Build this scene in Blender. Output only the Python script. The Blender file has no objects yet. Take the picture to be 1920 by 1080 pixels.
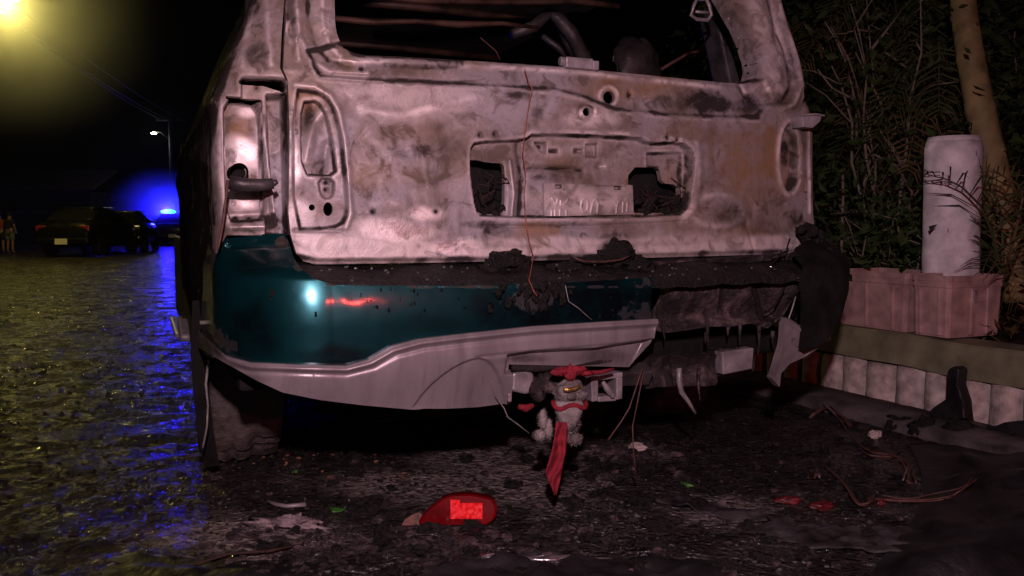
import bpy, bmesh, math, random
import numpy as np
from mathutils import Vector, Matrix

random.seed(7)
RNG = np.random.default_rng(11)
R = math.radians
scene = bpy.context.scene
col = scene.collection

# ------------------------------------------------------------------ camera
CAM_H, PITCH, FPX = 0.78, R(4.1), 1600.0
cam_d = bpy.data.cameras.new('camera')
cam_d.sensor_width = 36.0
cam_d.lens = 36.0 * FPX / 1920.0
cam_d.clip_start = 0.05
cam_d.clip_end = 400
cam = bpy.data.objects.new('camera', cam_d)
cam.location = (0, 0, CAM_H)
cam.rotation_euler = (math.pi / 2 - PITCH, 0, 0)
col.objects.link(cam)
scene.camera = cam

# ------------------------------------------------------------------ night sky
world = bpy.data.worlds.new('World')
scene.world = world
world.use_nodes = True
wn = world.node_tree
bg = wn.nodes['Background']
sky = wn.nodes.new('ShaderNodeTexSky')
sky.sky_type = 'NISHITA'
sky.sun_disc = False
sky.sun_elevation = R(-9)
sky.sun_rotation = R(200)
wn.links.new(sky.outputs[0], bg.inputs[0])
bg.inputs[1].default_value = 0.004

# ------------------------------------------------------------------ lamps
def lamp(name, kind, loc, energy, color, **kw):
    d = bpy.data.lights.new(name, kind)
    d.energy = energy
    d.color = color
    for k, v in kw.items():
        setattr(d, k, v)
    o = bpy.data.objects.new(name, d)
    o.location = loc
    col.objects.link(o)
    return o

def aim(o, target):
    o.rotation_euler = (Vector(target) - o.location).to_track_quat('-Z', 'Y').to_euler()

# the lamp on the video camera that lights the wreck
video = lamp('video_light', 'SPOT', (0.02, -0.12, 1.24), 208, (1.0, 0.68, 0.77),
             shadow_soft_size=0.03, spot_size=R(92), spot_blend=0.8)
aim(video, (0.12, 2.4, 0.80))
# red beacon of the fire engine behind the camera (it mirrors in the bumper)
beacon = lamp('red_beacon', 'POINT', (2.2, -2.5, 1.62), 60, (1.0, 0.06, 0.05), shadow_soft_size=0.05)

scene.view_settings.view_transform = 'Standard'
scene.view_settings.look = 'None'
scene.view_settings.exposure = 0
scene.view_settings.gamma = 1
scene.view_settings.use_curve_mapping = False
try:
    scene.cycles.use_denoising = True
    scene.cycles.volume_bounces = 0
    scene.cycles.max_bounces = 6
    scene.cycles.sample_clamp_indirect = 4
except Exception:
    pass

# ------------------------------------------------------------------ projection helpers
CP, SP = math.cos(PITCH), math.sin(PITCH)
def project(P):
    """world points (N,3) -> pixel coordinates of the 1920x1080 photograph"""
    P = np.asarray(P, float)
    X, Y, Z = P[..., 0], P[..., 1], P[..., 2] - CAM_H
    f = Y * CP - Z * SP
    u = Y * SP + Z * CP
    f = np.maximum(f, 1e-3)
    return np.stack([960 + FPX * X / f, 540 - FPX * u / f], -1)

def ray(px, py):
    a, b = (px - 960) / FPX, (540 - py) / FPX
    return Vector((a, CP + b * SP, -SP + b * CP))

def gp(px, py, z=0.0):
    """point of the level plane at height z seen at a pixel"""
    d = ray(px, py)
    k = (z - CAM_H) / d.z
    return Vector((d.x * k, d.y * k, z))

def at(px, py, Y):
    """point at distance Y down the road seen at a pixel"""
    d = ray(px, py)
    k = Y / d.y
    return Vector((d.x * k, Y, CAM_H + d.z * k))

YAW = R(23.5)
U2 = np.array([math.cos(YAW), math.sin(YAW)])
W2 = np.array([-math.sin(YAW), math.cos(YAW)])
CAR_O = np.array([0.196, 2.392, 0.0])
def car2world(P):
    P = np.asarray(P, float)
    out = np.empty_like(P)
    out[..., 0] = CAR_O[0] + P[..., 0] * U2[0] + P[..., 1] * W2[0]
    out[..., 1] = CAR_O[1] + P[..., 0] * U2[1] + P[..., 1] * W2[1]
    out[..., 2] = P[..., 2]
    return out

def car_at(px, py, y):
    """car-local point on the plane y=const (along the car) seen at a pixel"""
    d = ray(px, py)
    wd = d.x * W2[0] + d.y * W2[1]
    wo = CAR_O[0] * W2[0] + CAR_O[1] * W2[1] + y
    k = wo / wd
    x = d.x * k * U2[0] + d.y * k * U2[1] - (CAR_O[0] * U2[0] + CAR_O[1] * U2[1])
    return Vector((x, y, CAM_H + d.z * k))

# ------------------------------------------------------------------ numeric helpers
def smooth(t):
    t = np.clip(t, 0, 1)
    return t * t * (3 - 2 * t)

def chaikin(pts, n=2, closed=True, c=0.25):
    p = np.asarray(pts, float)
    for _ in range(n):
        if closed:
            q = np.roll(p, -1, 0)
            a, b = p * (1 - c) + q * c, p * c + q * (1 - c)
            p = np.stack([a, b], 1).reshape(-1, 2)
        else:
            a, b = p[:-1] * (1 - c) + p[1:] * c, p[:-1] * c + p[1:] * (1 - c)
            p = np.concatenate([p[:1], np.stack([a, b], 1).reshape(-1, 2), p[-1:]])
    return p

def seg_dist(P, poly, closed=True):
    A = np.asarray(poly, float)
    B = np.roll(A, -1, 0) if closed else A[1:]
    if not closed:
        A = A[:-1]
    best = np.full(len(P), 1e18)
    near = np.zeros_like(P)
    for a, b in zip(A, B):
        ab = b - a
        L = ab @ ab + 1e-12
        t = np.clip(((P - a) @ ab) / L, 0, 1)
        q = a + t[:, None] * ab
        d = ((P - q) ** 2).sum(1)
        m = d < best
        best[m] = d[m]
        near[m] = q[m]
    return np.sqrt(best), near

def inside(P, poly):
    A = np.asarray(poly, float)
    B = np.roll(A, -1, 0)
    r = np.zeros(len(P), bool)
    for (x1, y1), (x2, y2) in zip(A, B):
        if y1 == y2:
            continue
        c = ((y1 > P[:, 1]) != (y2 > P[:, 1])) & (P[:, 0] < (x2 - x1) * (P[:, 1] - y1) / (y2 - y1) + x1)
        r ^= c
    return r

def sdf(P, poly):
    d, _ = seg_dist(P, poly)
    return np.where(inside(P, poly), -d, d)

def ell(cx, cy, rx, ry, n=20, rot=0):
    a = np.linspace(0, 2 * np.pi, n, endpoint=False)
    x, y = rx * np.cos(a), ry * np.sin(a)
    c, s = math.cos(rot), math.sin(rot)
    return np.stack([cx + x * c - y * s, cy + x * s + y * c], 1)

def _hash(ix, iy, iz):
    n = (ix * 374761393 + iy * 668265263 + iz * 2147483647 + 1013904223) & 0xFFFFFFFF
    n = ((n ^ (n >> 13)) * 1274126177) & 0xFFFFFFFF
    n = (n ^ (n >> 16)) & 0xFFFF
    return n / 65535.0

def vnoise(P, scale=1.0, seed=0):
    P = np.asarray(P, float) * scale
    if P.shape[1] == 2:
        P = np.concatenate([P, np.zeros((len(P), 1))], 1)
    i = np.floor(P).astype(np.int64)
    f = P - i
    f = f * f * (3 - 2 * f)
    out = 0
    for dx in (0, 1):
        for dy in (0, 1):
            for dz in (0, 1):
                w = (f[:, 0] if dx else 1 - f[:, 0]) * (f[:, 1] if dy else 1 - f[:, 1]) * (f[:, 2] if dz else 1 - f[:, 2])
                out = out + w * _hash(i[:, 0] + dx + seed * 57, i[:, 1] + dy, i[:, 2] + dz + seed * 131)
    return out * 2 - 1

def fbm(P, scale, octs=3, seed=0):
    a, s, t = 1.0, scale, 0
    for k in range(octs):
        t = t + a * vnoise(P, s, seed + k)
        a *= 0.5
        s *= 2.03
    return t

# ------------------------------------------------------------------ object helpers
def tag(o, label=None, cat=None, group=None, kind=None):
    if label: o['label'] = label
    if cat: o['category'] = cat
    if group: o['group'] = group
    if kind: o['kind'] = kind
    return o

def empty(name, loc=(0, 0, 0), rz=0):
    o = bpy.data.objects.new(name, None)
    o.location = loc
    o.rotation_euler = (0, 0, rz)
    o.empty_display_size = 0.1
    col.objects.link(o)
    return o

def mesh_obj(name, verts, faces, mat, parent=None, smooth_shade=True, attrs=None):
    me = bpy.data.meshes.new(name)
    me.from_pydata([tuple(v) for v in verts], [], [tuple(f) for f in faces])
    if mat:
        me.materials.append(mat)
    if smooth_shade:
        me.polygons.foreach_set('use_smooth', [True] * len(me.polygons))
    if attrs:
        for k, v in attrs.items():
            at_ = me.attributes.new(k, 'FLOAT', 'POINT')
            at_.data.foreach_set('value', np.asarray(v, np.float32))
    me.update()
    o = bpy.data.objects.new(name, me)
    col.objects.link(o)
    if parent:
        o.parent = parent
    return o

class MB:
    """collects shapes and links them as one mesh object"""
    def __init__(self):
        self.v, self.f = [], []
    def add(self, verts, faces):
        n = len(self.v)
        self.v += [tuple(p) for p in verts]
        self.f += [tuple(i + n for i in f) for f in faces]
        return self
    def box(self, c, s, rot=None, taper=1.0):
        M = rot or Matrix.Identity(3)
        vs = []
        for z in (-.5, .5):
            k = taper if z > 0 else 1
            for x, y in ((-.5, -.5), (.5, -.5), (.5, .5), (-.5, .5)):
                vs.append(Vector(c) + M @ Vector((x * s[0] * k, y * s[1] * k, z * s[2])))
        return self.add(vs, [(3, 2, 1, 0), (4, 5, 6, 7), (0, 1, 5, 4), (1, 2, 6, 5), (2, 3, 7, 6), (3, 0, 4, 7)])
    def tube(self, pts, rad, n=8, caps=True):
        pts = [Vector(p) for p in pts]
        rad = rad if hasattr(rad, '__len__') else [rad] * len(pts)
        vs, fs = [], []
        up = Vector((0.13, 0.27, 0.95)).normalized()
        for i, p in enumerate(pts):
            t = (pts[min(i + 1, len(pts) - 1)] - pts[max(i - 1, 0)])
            if t.length < 1e-9: t = Vector((0, 0, 1))
            t.normalize()
            a = t.cross(up)
            if a.length < .05: a = t.cross(Vector((1, 0, 0)))
            a.normalize(); b = t.cross(a)
            for k in range(n):
                g = 2 * math.pi * k / n
                vs.append(p + (a * math.cos(g) + b * math.sin(g)) * rad[i])
        for i in range(len(pts) - 1):
            for k in range(n):
                k2 = (k + 1) % n
                fs.append((i * n + k, i * n + k2, (i + 1) * n + k2, (i + 1) * n + k))
        if caps:
            fs.append(tuple(range(n - 1, -1, -1)))
            fs.append(tuple(range((len(pts) - 1) * n, len(pts) * n)))
        return self.add(vs, fs)
    def lathe(self, prof, c=(0, 0, 0), axis='z', n=20):
        vs, fs = [], []
        for r, h in prof:
            for k in range(n):
                g = 2 * math.pi * k / n
                x, y = r * math.cos(g), r * math.sin(g)
                p = {'z': (x, y, h), 'x': (h, x, y), 'y': (x, h, y)}[axis]
                vs.append(Vector(c) + Vector(p))
        for i in range(len(prof) - 1):
            for k in range(n):
                k2 = (k + 1) % n
                fs.append((i * n + k, i * n + k2, (i + 1) * n + k2, (i + 1) * n + k))
        return self.add(vs, fs)
    def prism(self, pts, d):
        """closed outline (3D points) extruded by vector d"""
        pts = [Vector(p) for p in pts]; d = Vector(d); n = len(pts)
        vs = pts + [p + d for p in pts]
        fs = [tuple(range(n - 1, -1, -1)), tuple(range(n, 2 * n))]
        fs += [(i, (i + 1) % n, n + (i + 1) % n, n + i) for i in range(n)]
        return self.add(vs, fs)
    def blob(self, c, r, seed=0, amp=.25, n=10, sc=(1, 1, 1), freq=1.6):
        vs, fs = [], []
        rows = n
        P = []
        for i in range(rows + 1):
            th = math.pi * i / rows
            for k in range(2 * n):
                ph = math.pi * k / n
                P.append((math.sin(th) * math.cos(ph), math.sin(th) * math.sin(ph), math.cos(th)))
        P = np.array(P)
        rr = 1 + amp * fbm(P + seed * 7.3, freq, 3, seed)
        Q = P * rr[:, None] * r * np.array(sc) + np.array(c)
        m = 2 * n
        for i in range(rows):
            for k in range(m):
                fs.append((i * m + k, (i + 1) * m + k, (i + 1) * m + (k + 1) % m, i * m + (k + 1) % m))
        return self.add(Q.tolist(), fs)
    def build(self, name, mat, parent=None, smooth_shade=False, bevel=0, mods=None):
        o = mesh_obj(name, self.v, self.f, mat, parent, smooth_shade)
        bm = bmesh.new(); bm.from_mesh(o.data)
        bmesh.ops.recalc_face_normals(bm, faces=bm.faces)
        bm.to_mesh(o.data); bm.free()
        if bevel:
            b = o.modifiers.new('bevel', 'BEVEL'); b.width = bevel; b.segments = 2; b.limit_method = 'ANGLE'
        return o

def copy_tree(o, parent=None):
    c = o.copy(); col.objects.link(c)
    if parent: c.parent = parent
    for ch in list(o.children):
        copy_tree(ch, c)
    return c

# ------------------------------------------------------------------ materials
class NT:
    def __init__(self, name):
        self.m = bpy.data.materials.new(name)
        self.m.use_nodes = True
        self.t = self.m.node_tree
        self.b = self.t.nodes['Principled BSDF']
    def n(self, typ, **kw):
        x = self.t.nodes.new(typ)
        for k, v in kw.items():
            if k in x.inputs: x.inputs[k].default_value = v
            else: setattr(x, k, v)
        return x
    def l(self, a, b): self.t.links.new(a, b)
    def coord(self, which='Object'):
        return self.n('ShaderNodeTexCoord').outputs[which]
    def noise(self, scale, detail=4, rough=.55, vec=None, dist=0.0, stretch=None):
        x = self.n('ShaderNodeTexNoise')
        x.inputs['Scale'].default_value = scale
        x.inputs['Detail'].default_value = detail
        x.inputs['Roughness'].default_value = rough
        x.inputs['Distortion'].default_value = dist
        v = vec or self.coord()
        if stretch:
            mp = self.n('ShaderNodeMapping'); mp.inputs['Scale'].default_value = stretch
            self.l(v, mp.inputs[0]); v = mp.outputs[0]
        self.l(v, x.inputs['Vector'])
        return x.outputs['Fac']
    def ramp(self, fac, stops):
        x = self.n('ShaderNodeValToRGB')
        e = x.color_ramp.elements
        while len(e) < len(stops): e.new(0.5)
        for i, (p, c) in enumerate(stops):
            e[i].position = p
            e[i].color = c if len(c) == 4 else (*c, 1)
        self.l(fac, x.inputs[0])
        return x.outputs[0]
    def vr(self, fac, a, b, lo=0.0, hi=1.0):
        x = self.n('ShaderNodeMapRange')
        x.inputs[1].default_value = a; x.inputs[2].default_value = b
        x.inputs[3].default_value = lo; x.inputs[4].default_value = hi
        x.interpolation_type = 'SMOOTHSTEP'
        self.l(fac, x.inputs[0])
        return x.outputs[0]
    def mix(self, fac, a, b):
        x = self.n('ShaderNodeMix'); x.data_type = 'RGBA'
        for s, v in ((0, fac), (6, a), (7, b)):
            if isinstance(v, (int, float)): x.inputs[s].default_value = v
            elif isinstance(v, tuple): x.inputs[s].default_value = (*v[:3], 1)
            else: self.l(v, x.inputs[s])
        return x.outputs[2]
    def math(self, op, a, b=None):
        x = self.n('ShaderNodeMath'); x.operation = op
        for i, v in enumerate((a, b)):
            if v is None: continue
            if isinstance(v, (int, float)): x.inputs[i].default_value = v
            else: self.l(v, x.inputs[i])
        return x.outputs[0]
    def attr(self, name):
        x = self.n('ShaderNodeAttribute'); x.attribute_name = name
        return x.outputs['Fac']
    def bump(self, h, strength=.3, dist=.01):
        x = self.n('ShaderNodeBump')
        x.inputs['Strength'].default_value = strength
        x.inputs['Distance'].default_value = dist
        self.l(h, x.inputs['Height'])
        self.l(x.outputs[0], self.b.inputs['Normal'])
    def set(self, **kw):
        for k, v in kw.items():
            k = k.replace('_', ' ')
            i = self.b.inputs[k]
            if isinstance(v, (int, float)): i.default_value = v
            elif isinstance(v, tuple): i.default_value = (*v[:3], 1) if i.type == 'RGBA' else v
            else: self.l(v, i)
        return self

def simple(name, c, rough=.6, metal=0.0, var=.35, scale=20, bump=.2, spec=.5, coat=0.0, bscale=None):
    m = NT(name)
    n = m.noise(scale, 5)
    lo = tuple(x * (1 - var) for x in c); hi = tuple(min(1, x * (1 + var)) for x in c)
    m.set(Base_Color=m.ramp(n, [(.3, lo), (.7, hi)]), Roughness=m.vr(n, .3, .7, rough * .8, min(1, rough * 1.15)), Metallic=metal)
    m.b.inputs['Specular IOR Level'].default_value = spec
    if coat: m.b.inputs['Coat Weight'].default_value = coat
    if bump: m.bump(m.noise(bscale or scale * 4, 4), bump, .006)
    return m.m

def glow(name, c, s):
    m = NT(name)
    m.set(Base_Color=(.02, .02, .02))
    m.b.inputs['Emission Color'].default_value = (*c, 1)
    m.b.inputs['Emission Strength'].default_value = s
    return m.m

def burnt_metal():
    m = NT('burnt_metal')
    n1 = m.noise(5.5, 5, .6, dist=.6)
    n2 = m.noise(17, 6, .65, dist=.8)
    n3 = m.noise(60, 5, .7)
    n4 = m.noise(9, 5, .6, stretch=(1.6, 1, .35))
    c = m.ramp(n1, [(.34, (.12, .088, .072)), (.44, (.215, .165, .15)), (.55, (.29, .24, .24)), (.70, (.20, .14, .095))])
    n5 = m.noise(3.4, 4, .6, dist=.4); n6 = m.noise(42, 6, .75)
    c = m.mix(m.vr(n5, .40, .52, .75, 0), c, (.30, .27, .30))
    c = m.mix(m.vr(n5, .56, .68, 0, .42), c, (.31, .235, .18))
    c = m.mix(m.vr(n6, .50, .62, 0, .45), c, (.14, .11, .09))
    c = m.mix(m.vr(n6, .30, .42, .35, 0), c, (.42, .36, .36))
    c = m.mix(m.vr(n2, .53, .64, 0, .8), c, (.10, .072, .055))
    c = m.mix(m.vr(n4, .54, .74, 0, .65), c, (.09, .07, .062))
    c = m.mix(m.vr(n2, .30, .44, .35, 0), c, (.40, .34, .345))
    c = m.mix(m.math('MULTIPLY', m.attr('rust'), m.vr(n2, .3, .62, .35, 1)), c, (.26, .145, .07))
    c = m.mix(m.math('MULTIPLY', m.attr('pale'), m.vr(n2, .34, .56, .1, 1)), c, (.80, .69, .675))  # pale also holds painted ridge highlights
    chf = m.vr(m.math('MULTIPLY', m.attr('char'), m.math('ADD', m.math('MULTIPLY', m.math('SUBTRACT', n2, .5), 2.6), 1.0)), .16, .74, 0, .96)  # char also holds painted crease and hole shade
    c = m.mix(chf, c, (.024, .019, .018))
    c = m.mix(m.vr(n3, .64, .72, 0, .8), c, (.06, .045, .04))
    m.set(Base_Color=c, Roughness=m.math('SUBTRACT', m.vr(n2, .3, .7, .48, .8), m.math('MULTIPLY', m.attr('pale'), .26)), Metallic=m.vr(chf, 0, 1, .2, 0))
    m.l(m.vr(chf, 0, .8, .5, 0.0), m.b.inputs['Specular IOR Level'])
    h = m.math('ADD', m.math('MULTIPLY', n3, .5), m.math('MULTIPLY', n2, 1.2))
    m.bump(h, .32, .005)
    return m.m

def char_mat(name, base=(.02, .018, .017), ash=(.065, .05, .044), cover=.64, rough=.55, scale=16):
    m = NT(name)
    n1 = m.noise(scale, 6, .7, dist=.5)
    n2 = m.noise(scale * 6, 5, .7)
    s = m.noise(scale * .6, 4, .6, stretch=(3.0, 1, .3))
    c = m.mix(m.vr(n1, cover - .06, cover + .16, 0, 1), base, ash)
    c = m.mix(m.vr(s, .58, .74, 0, .6), c, ash)
    m.set(Base_Color=c, Roughness=m.vr(n2, .3, .7, rough * .45, min(1, rough * 1.3)))
    m.b.inputs['Specular IOR Level'].default_value = .3
    m.bump(m.math('ADD', m.math('MULTIPLY', n1, 2.0), n2), .9, .012)
    return m.m

M = {}
M['burnt'] = burnt_metal()
M['char'] = char_mat('charred_plastic', (.010, .0085, .0075), (.036, .028, .022), .6)
M['ashy'] = char_mat('ashy_charred_steel', (.022, .016, .016), (.15, .105, .105), .54, .7, 11)
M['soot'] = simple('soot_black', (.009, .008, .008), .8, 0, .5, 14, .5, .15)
M['dark_steel'] = simple('dark_steel', (.06, .052, .054), .5, .4, .5, 12, .4)
M['grey_steel'] = simple('grey_scorched_steel', (.26, .23, .245), .5, .35, .4, 14, .4)
M['brown_rail'] = simple('brown_scorched_rail', (.055, .026, .017), .6, .3, .6, 10, .4)

def teal_paint():
    m = NT('teal_car_paint')
    n = m.noise(7, 5, .6)
    n3 = m.noise(70, 4, .7)
    c = m.mix(m.vr(n, .45, .75, 0, .5), (.006, .072, .080), (.004, .032, .046))
    ch = m.attr('char')
    n2 = m.noise(24, 6, .7, dist=.6)
    fc = m.vr(m.math('MULTIPLY', ch, m.math('ADD', m.math('MULTIPLY', m.math('SUBTRACT', n2, .5), 3.2), 1.0)), .40, .60, 0, 1)
    c = m.mix(fc, c, (.03, .022, .014))
    c = m.mix(m.vr(n3, .70, .74, 0, .7), c, (.16, .14, .14))
    c = m.mix(m.math('MULTIPLY', m.attr('rust'), m.vr(n2, .25, .6, .55, .95)), c, (.004, .006, .011))  # on the teal this mask only blends to near-black navy
    m.set(Base_Color=c, Metallic=m.vr(fc, 0, 1, .75, 0), Roughness=m.vr(fc, 0, 1, .28, .75))
    m.b.inputs['Coat Weight'].default_value = .9
    m.b.inputs['Coat Roughness'].default_value = .11
    m.bump(m.math('ADD', m.math('MULTIPLY', fc, 1.4), m.math('MULTIPLY', n3, .05)), .25, .006)
    return m.m
M['teal'] = teal_paint()

def trim_mat():
    m = NT('grey_bumper_trim')
    n = m.noise(6, 5, .6, stretch=(2, 1, .5)); n3 = m.noise(55, 5, .75)
    s = m.noise(7, 5, .65, stretch=(4, 1, .25))
    c = m.ramp(n, [(.3, (.20, .17, .18)), (.7, (.31, .27, .28))])
    c = m.mix(m.vr(s, .52, .75, 0, .55), c, (.12, .095, .10))
    c = m.mix(m.math('MULTIPLY', m.attr('char'), m.vr(n3, .3, .6, .5, 1)), c, (.035, .028, .028))
    c = m.mix(m.vr(n3, .68, .74, 0, .8), c, (.05, .04, .04))
    m.set(Base_Color=c, Roughness=m.vr(n, .3, .7, .30, .45), Metallic=.3)
    m.bump(n3, .12, .004)
    return m.m
M['trim'] = trim_mat()

def road_mat():
    m = NT('wet_asphalt')
    co = m.coord()
    n1 = m.noise(1.1, 5, .6); n2 = m.noise(9, 6, .7); n3 = m.noise(75, 5, .75); n4 = m.noise(28, 4, .7)
    hgt = m.attr('height')
    c = m.ramp(n2, [(.3, (.010, .009, .009)), (.52, (.028, .023, .022)), (.72, (.08, .066, .06))])
    c = m.mix(m.math('MULTIPLY', m.attr('lit_patch'), m.vr(n4, .35, .6, .2, 1)), c, (.26, .22, .205))  # lamp-lit ground painted as a paler road colour
    c = m.mix(m.vr(n3, .66, .74, 0, .8), c, (.13, .11, .10))
    wet = m.vr(m.math('ADD', hgt, m.math('MULTIPLY', m.math('SUBTRACT', n4, .5), 1.2)), .15, .55, 0, 1)
    big = m.noise(4.2, 5, .7, dist=.5)
    r = m.math('ADD', m.vr(wet, 0, 1, .06, .18), m.vr(big, .49, .57, 0, .38))
    m.l(m.vr(big, .49, .57, 1.0, .03), m.b.inputs['Specular IOR Level'])
    m.set(Base_Color=c, Roughness=r)
    vo = m.n('ShaderNodeTexVoronoi'); vo.inputs['Scale'].default_value = 62; vo.feature = 'SMOOTH_F1'
    wv = m.n('ShaderNodeVectorMath'); wv.operation = 'MULTIPLY_ADD'; wv.inputs[1].default_value = (.03, .03, .03)
    nc = m.n('ShaderNodeTexNoise'); nc.inputs['Scale'].default_value = 20; m.l(co, nc.inputs['Vector'])
    m.l(nc.outputs['Color'], wv.inputs[0]); m.l(co, wv.inputs[2]); m.l(wv.outputs[0], vo.inputs['Vector'])
    h = m.math('ADD', m.math('ADD', m.math('MULTIPLY', n4, .8), m.math('MULTIPLY', n3, 1.3)), m.math('MULTIPLY', vo.outputs['Distance'], -2.6))
    m.bump(m.math('MULTIPLY', h, m.vr(wet, 0, 1, .45, 1)), .9, .012)
    return m.m
M['road'] = road_mat()
def grit_mat():
    m = NT('wet_grit')
    n = m.noise(55, 3, .6); n2 = m.noise(2.4, 4, .6)
    m.set(Base_Color=m.ramp(n, [(.3, (.010, .009, .009)), (.55, (.035, .029, .027)), (.75, (.10, .085, .078))]), Roughness=m.vr(n2, .44, .60, .09, .35))
    m.l(m.vr(n2, .44, .60, .9, .04), m.b.inputs['Specular IOR Level'])
    return m.m
M['grit'] = grit_mat()
M['concrete'] = simple('stained_concrete', (.42, .345, .32), .8, 0, .45, 22, .6, .3)
M['kerb'] = simple('kerb_concrete', (.075, .063, .06), .8, 0, .7, 9, .6, .4)
M['soil'] = simple('dark_soil', (.03, .022, .016), .9, 0, .6, 18, .9, .2)
M['plank'] = simple('green_painted_plank', (.17, .165, .10), .55, 0, .4, 7, .35)
M['crate'] = simple('pink_brown_plastic', (.36, .225, .21), .5, 0, .35, 13, .25)
M['white_post'] = simple('white_painted_concrete', (.58, .54, .57), .8, 0, .45, 9, .9, .25, bscale=18)
M['bark'] = simple('yellow_green_palm_bark', (.21, .165, .07), .7, 0, .5, 9, .5)
M['twig'] = simple('pale_bare_twig', (.15, .125, .09), .7, 0, .5, 20, .3)
M['leaf'] = simple('dark_green_leaf', (.030, .048, .015), .6, 0, .6, 7, .15, .12)
M['palm_leaf'] = simple('palm_leaflet', (.040, .050, .020), .6, 0, .5, 8, .15, .2)
M['dry_leaf'] = simple('dry_palm_leaflet', (.09, .055, .02), .7, 0, .5, 8, .2)
M['red_cloth'] = simple('faded_red_cloth', (.21, .017, .028), .85, 0, .45, 30, .6, .2)
M['grey_plush'] = simple('grey_soft_fabric', (.27, .235, .225), .9, 0, .35, 40, .8, .15)
M['dark_plush'] = simple('sooty_fabric', (.10, .085, .08), .9, 0, .5, 30, .8, .15)
M['head_plush'] = simple('dirty_grey_fabric', (.17, .145, .14), .9, 0, .5, 26, .9, .15)
M['brass'] = simple('gold_metal', (.75, .50, .16), .35, .9, .3, 50, .4)
M['char_wire'] = simple('charred_wire', (.035, .018, .014), .7, 0, .6, 40, .3, .2)
M['red_wire'] = simple('orange_red_wire', (.30, .075, .04), .5, 0, .4, 60, .2)
M['dark_wire'] = simple('scorched_wire', (.085, .034, .028), .6, 0, .6, 40, .3)
M['pale_wire'] = simple('pale_grey_wire', (.26, .24, .23), .5, .3, .4, 40, .3)
M['rubber'] = simple('burnt_rubber', (.075, .06, .055), .75, 0, .6, 26, .8)
M['glass_shard'] = simple('broken_glass', (.10, .105, .105), .12, 0, .1, 30, 0, .9)
M['paper'] = simple('wet_crumpled_paper', (.20, .155, .16), .5, 0, .6, 30, .8)
M['green_leaf'] = simple('fresh_green_leaf', (.035, .13, .02), .4, 0, .4, 30, .3)
M['tan_foam'] = simple('tan_scorched_plastic', (.50, .24, .13), .5, 0, .4, 60, .4)
M['rust_crumb'] = simple('rusty_crumb', (.16, .07, .035), .7, 0, .6, 60, .4)
M['foil'] = simple('crumpled_foil', (.62, .58, .62), .22, .9, .15, 18, .9, bscale=26)
M['black_sheet'] = simple('melted_black_plastic', (.010, .009, .010), .5, 0, .5, 9, .8)
M['black_paint'] = simple('black_car_paint', (.006, .006, .008), .3, .0, .3, 6, 0, .3, .3)
M['white_paint'] = simple('white_car_paint', (.5, .5, .52), .25, 0, .1, 6, 0, .5, .8)
M['car_glass'] = simple('dark_car_glass', (.01, .011, .013), .06, 0, .2, 3, 0, .7)
M['plate'] = simple('white_number_plate', (.75, .68, .66), .4, 0, .1, 30, 0)
M['chrome'] = simple('chrome', (.6, .6, .62), .18, 1, .1, 10, 0)
M['lamp_red'] = simple('red_tail_lens', (.25, .02, .03), .15, 0, .2, 30, .2, .8)
M['skin'] = simple('skin', (.30, .17, .11), .6, 0, .15, 12, .1)
M['shirt_black'] = simple('dark_shirt', (.014, .014, .018), .85, 0, .3, 20, .4)
M['shirt_red'] = simple('red_shirt', (.32, .03, .04), .85, 0, .3, 20, .4)
M['shorts'] = simple('grey_blue_shorts', (.13, .15, .16), .85, 0, .3, 20, .4)
M['hair'] = simple('dark_hair', (.012, .009, .007), .6, 0, .3, 40, .4)
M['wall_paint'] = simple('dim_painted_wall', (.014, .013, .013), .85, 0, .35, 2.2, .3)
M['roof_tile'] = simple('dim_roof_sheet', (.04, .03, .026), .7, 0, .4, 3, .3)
M['pole'] = simple('weathered_pole', (.035, .03, .026), .8, 0, .4, 6, .4)
M['cable'] = simple('black_cable', (.018, .016, .015), .8, 0, .3, 8, 0)

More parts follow.
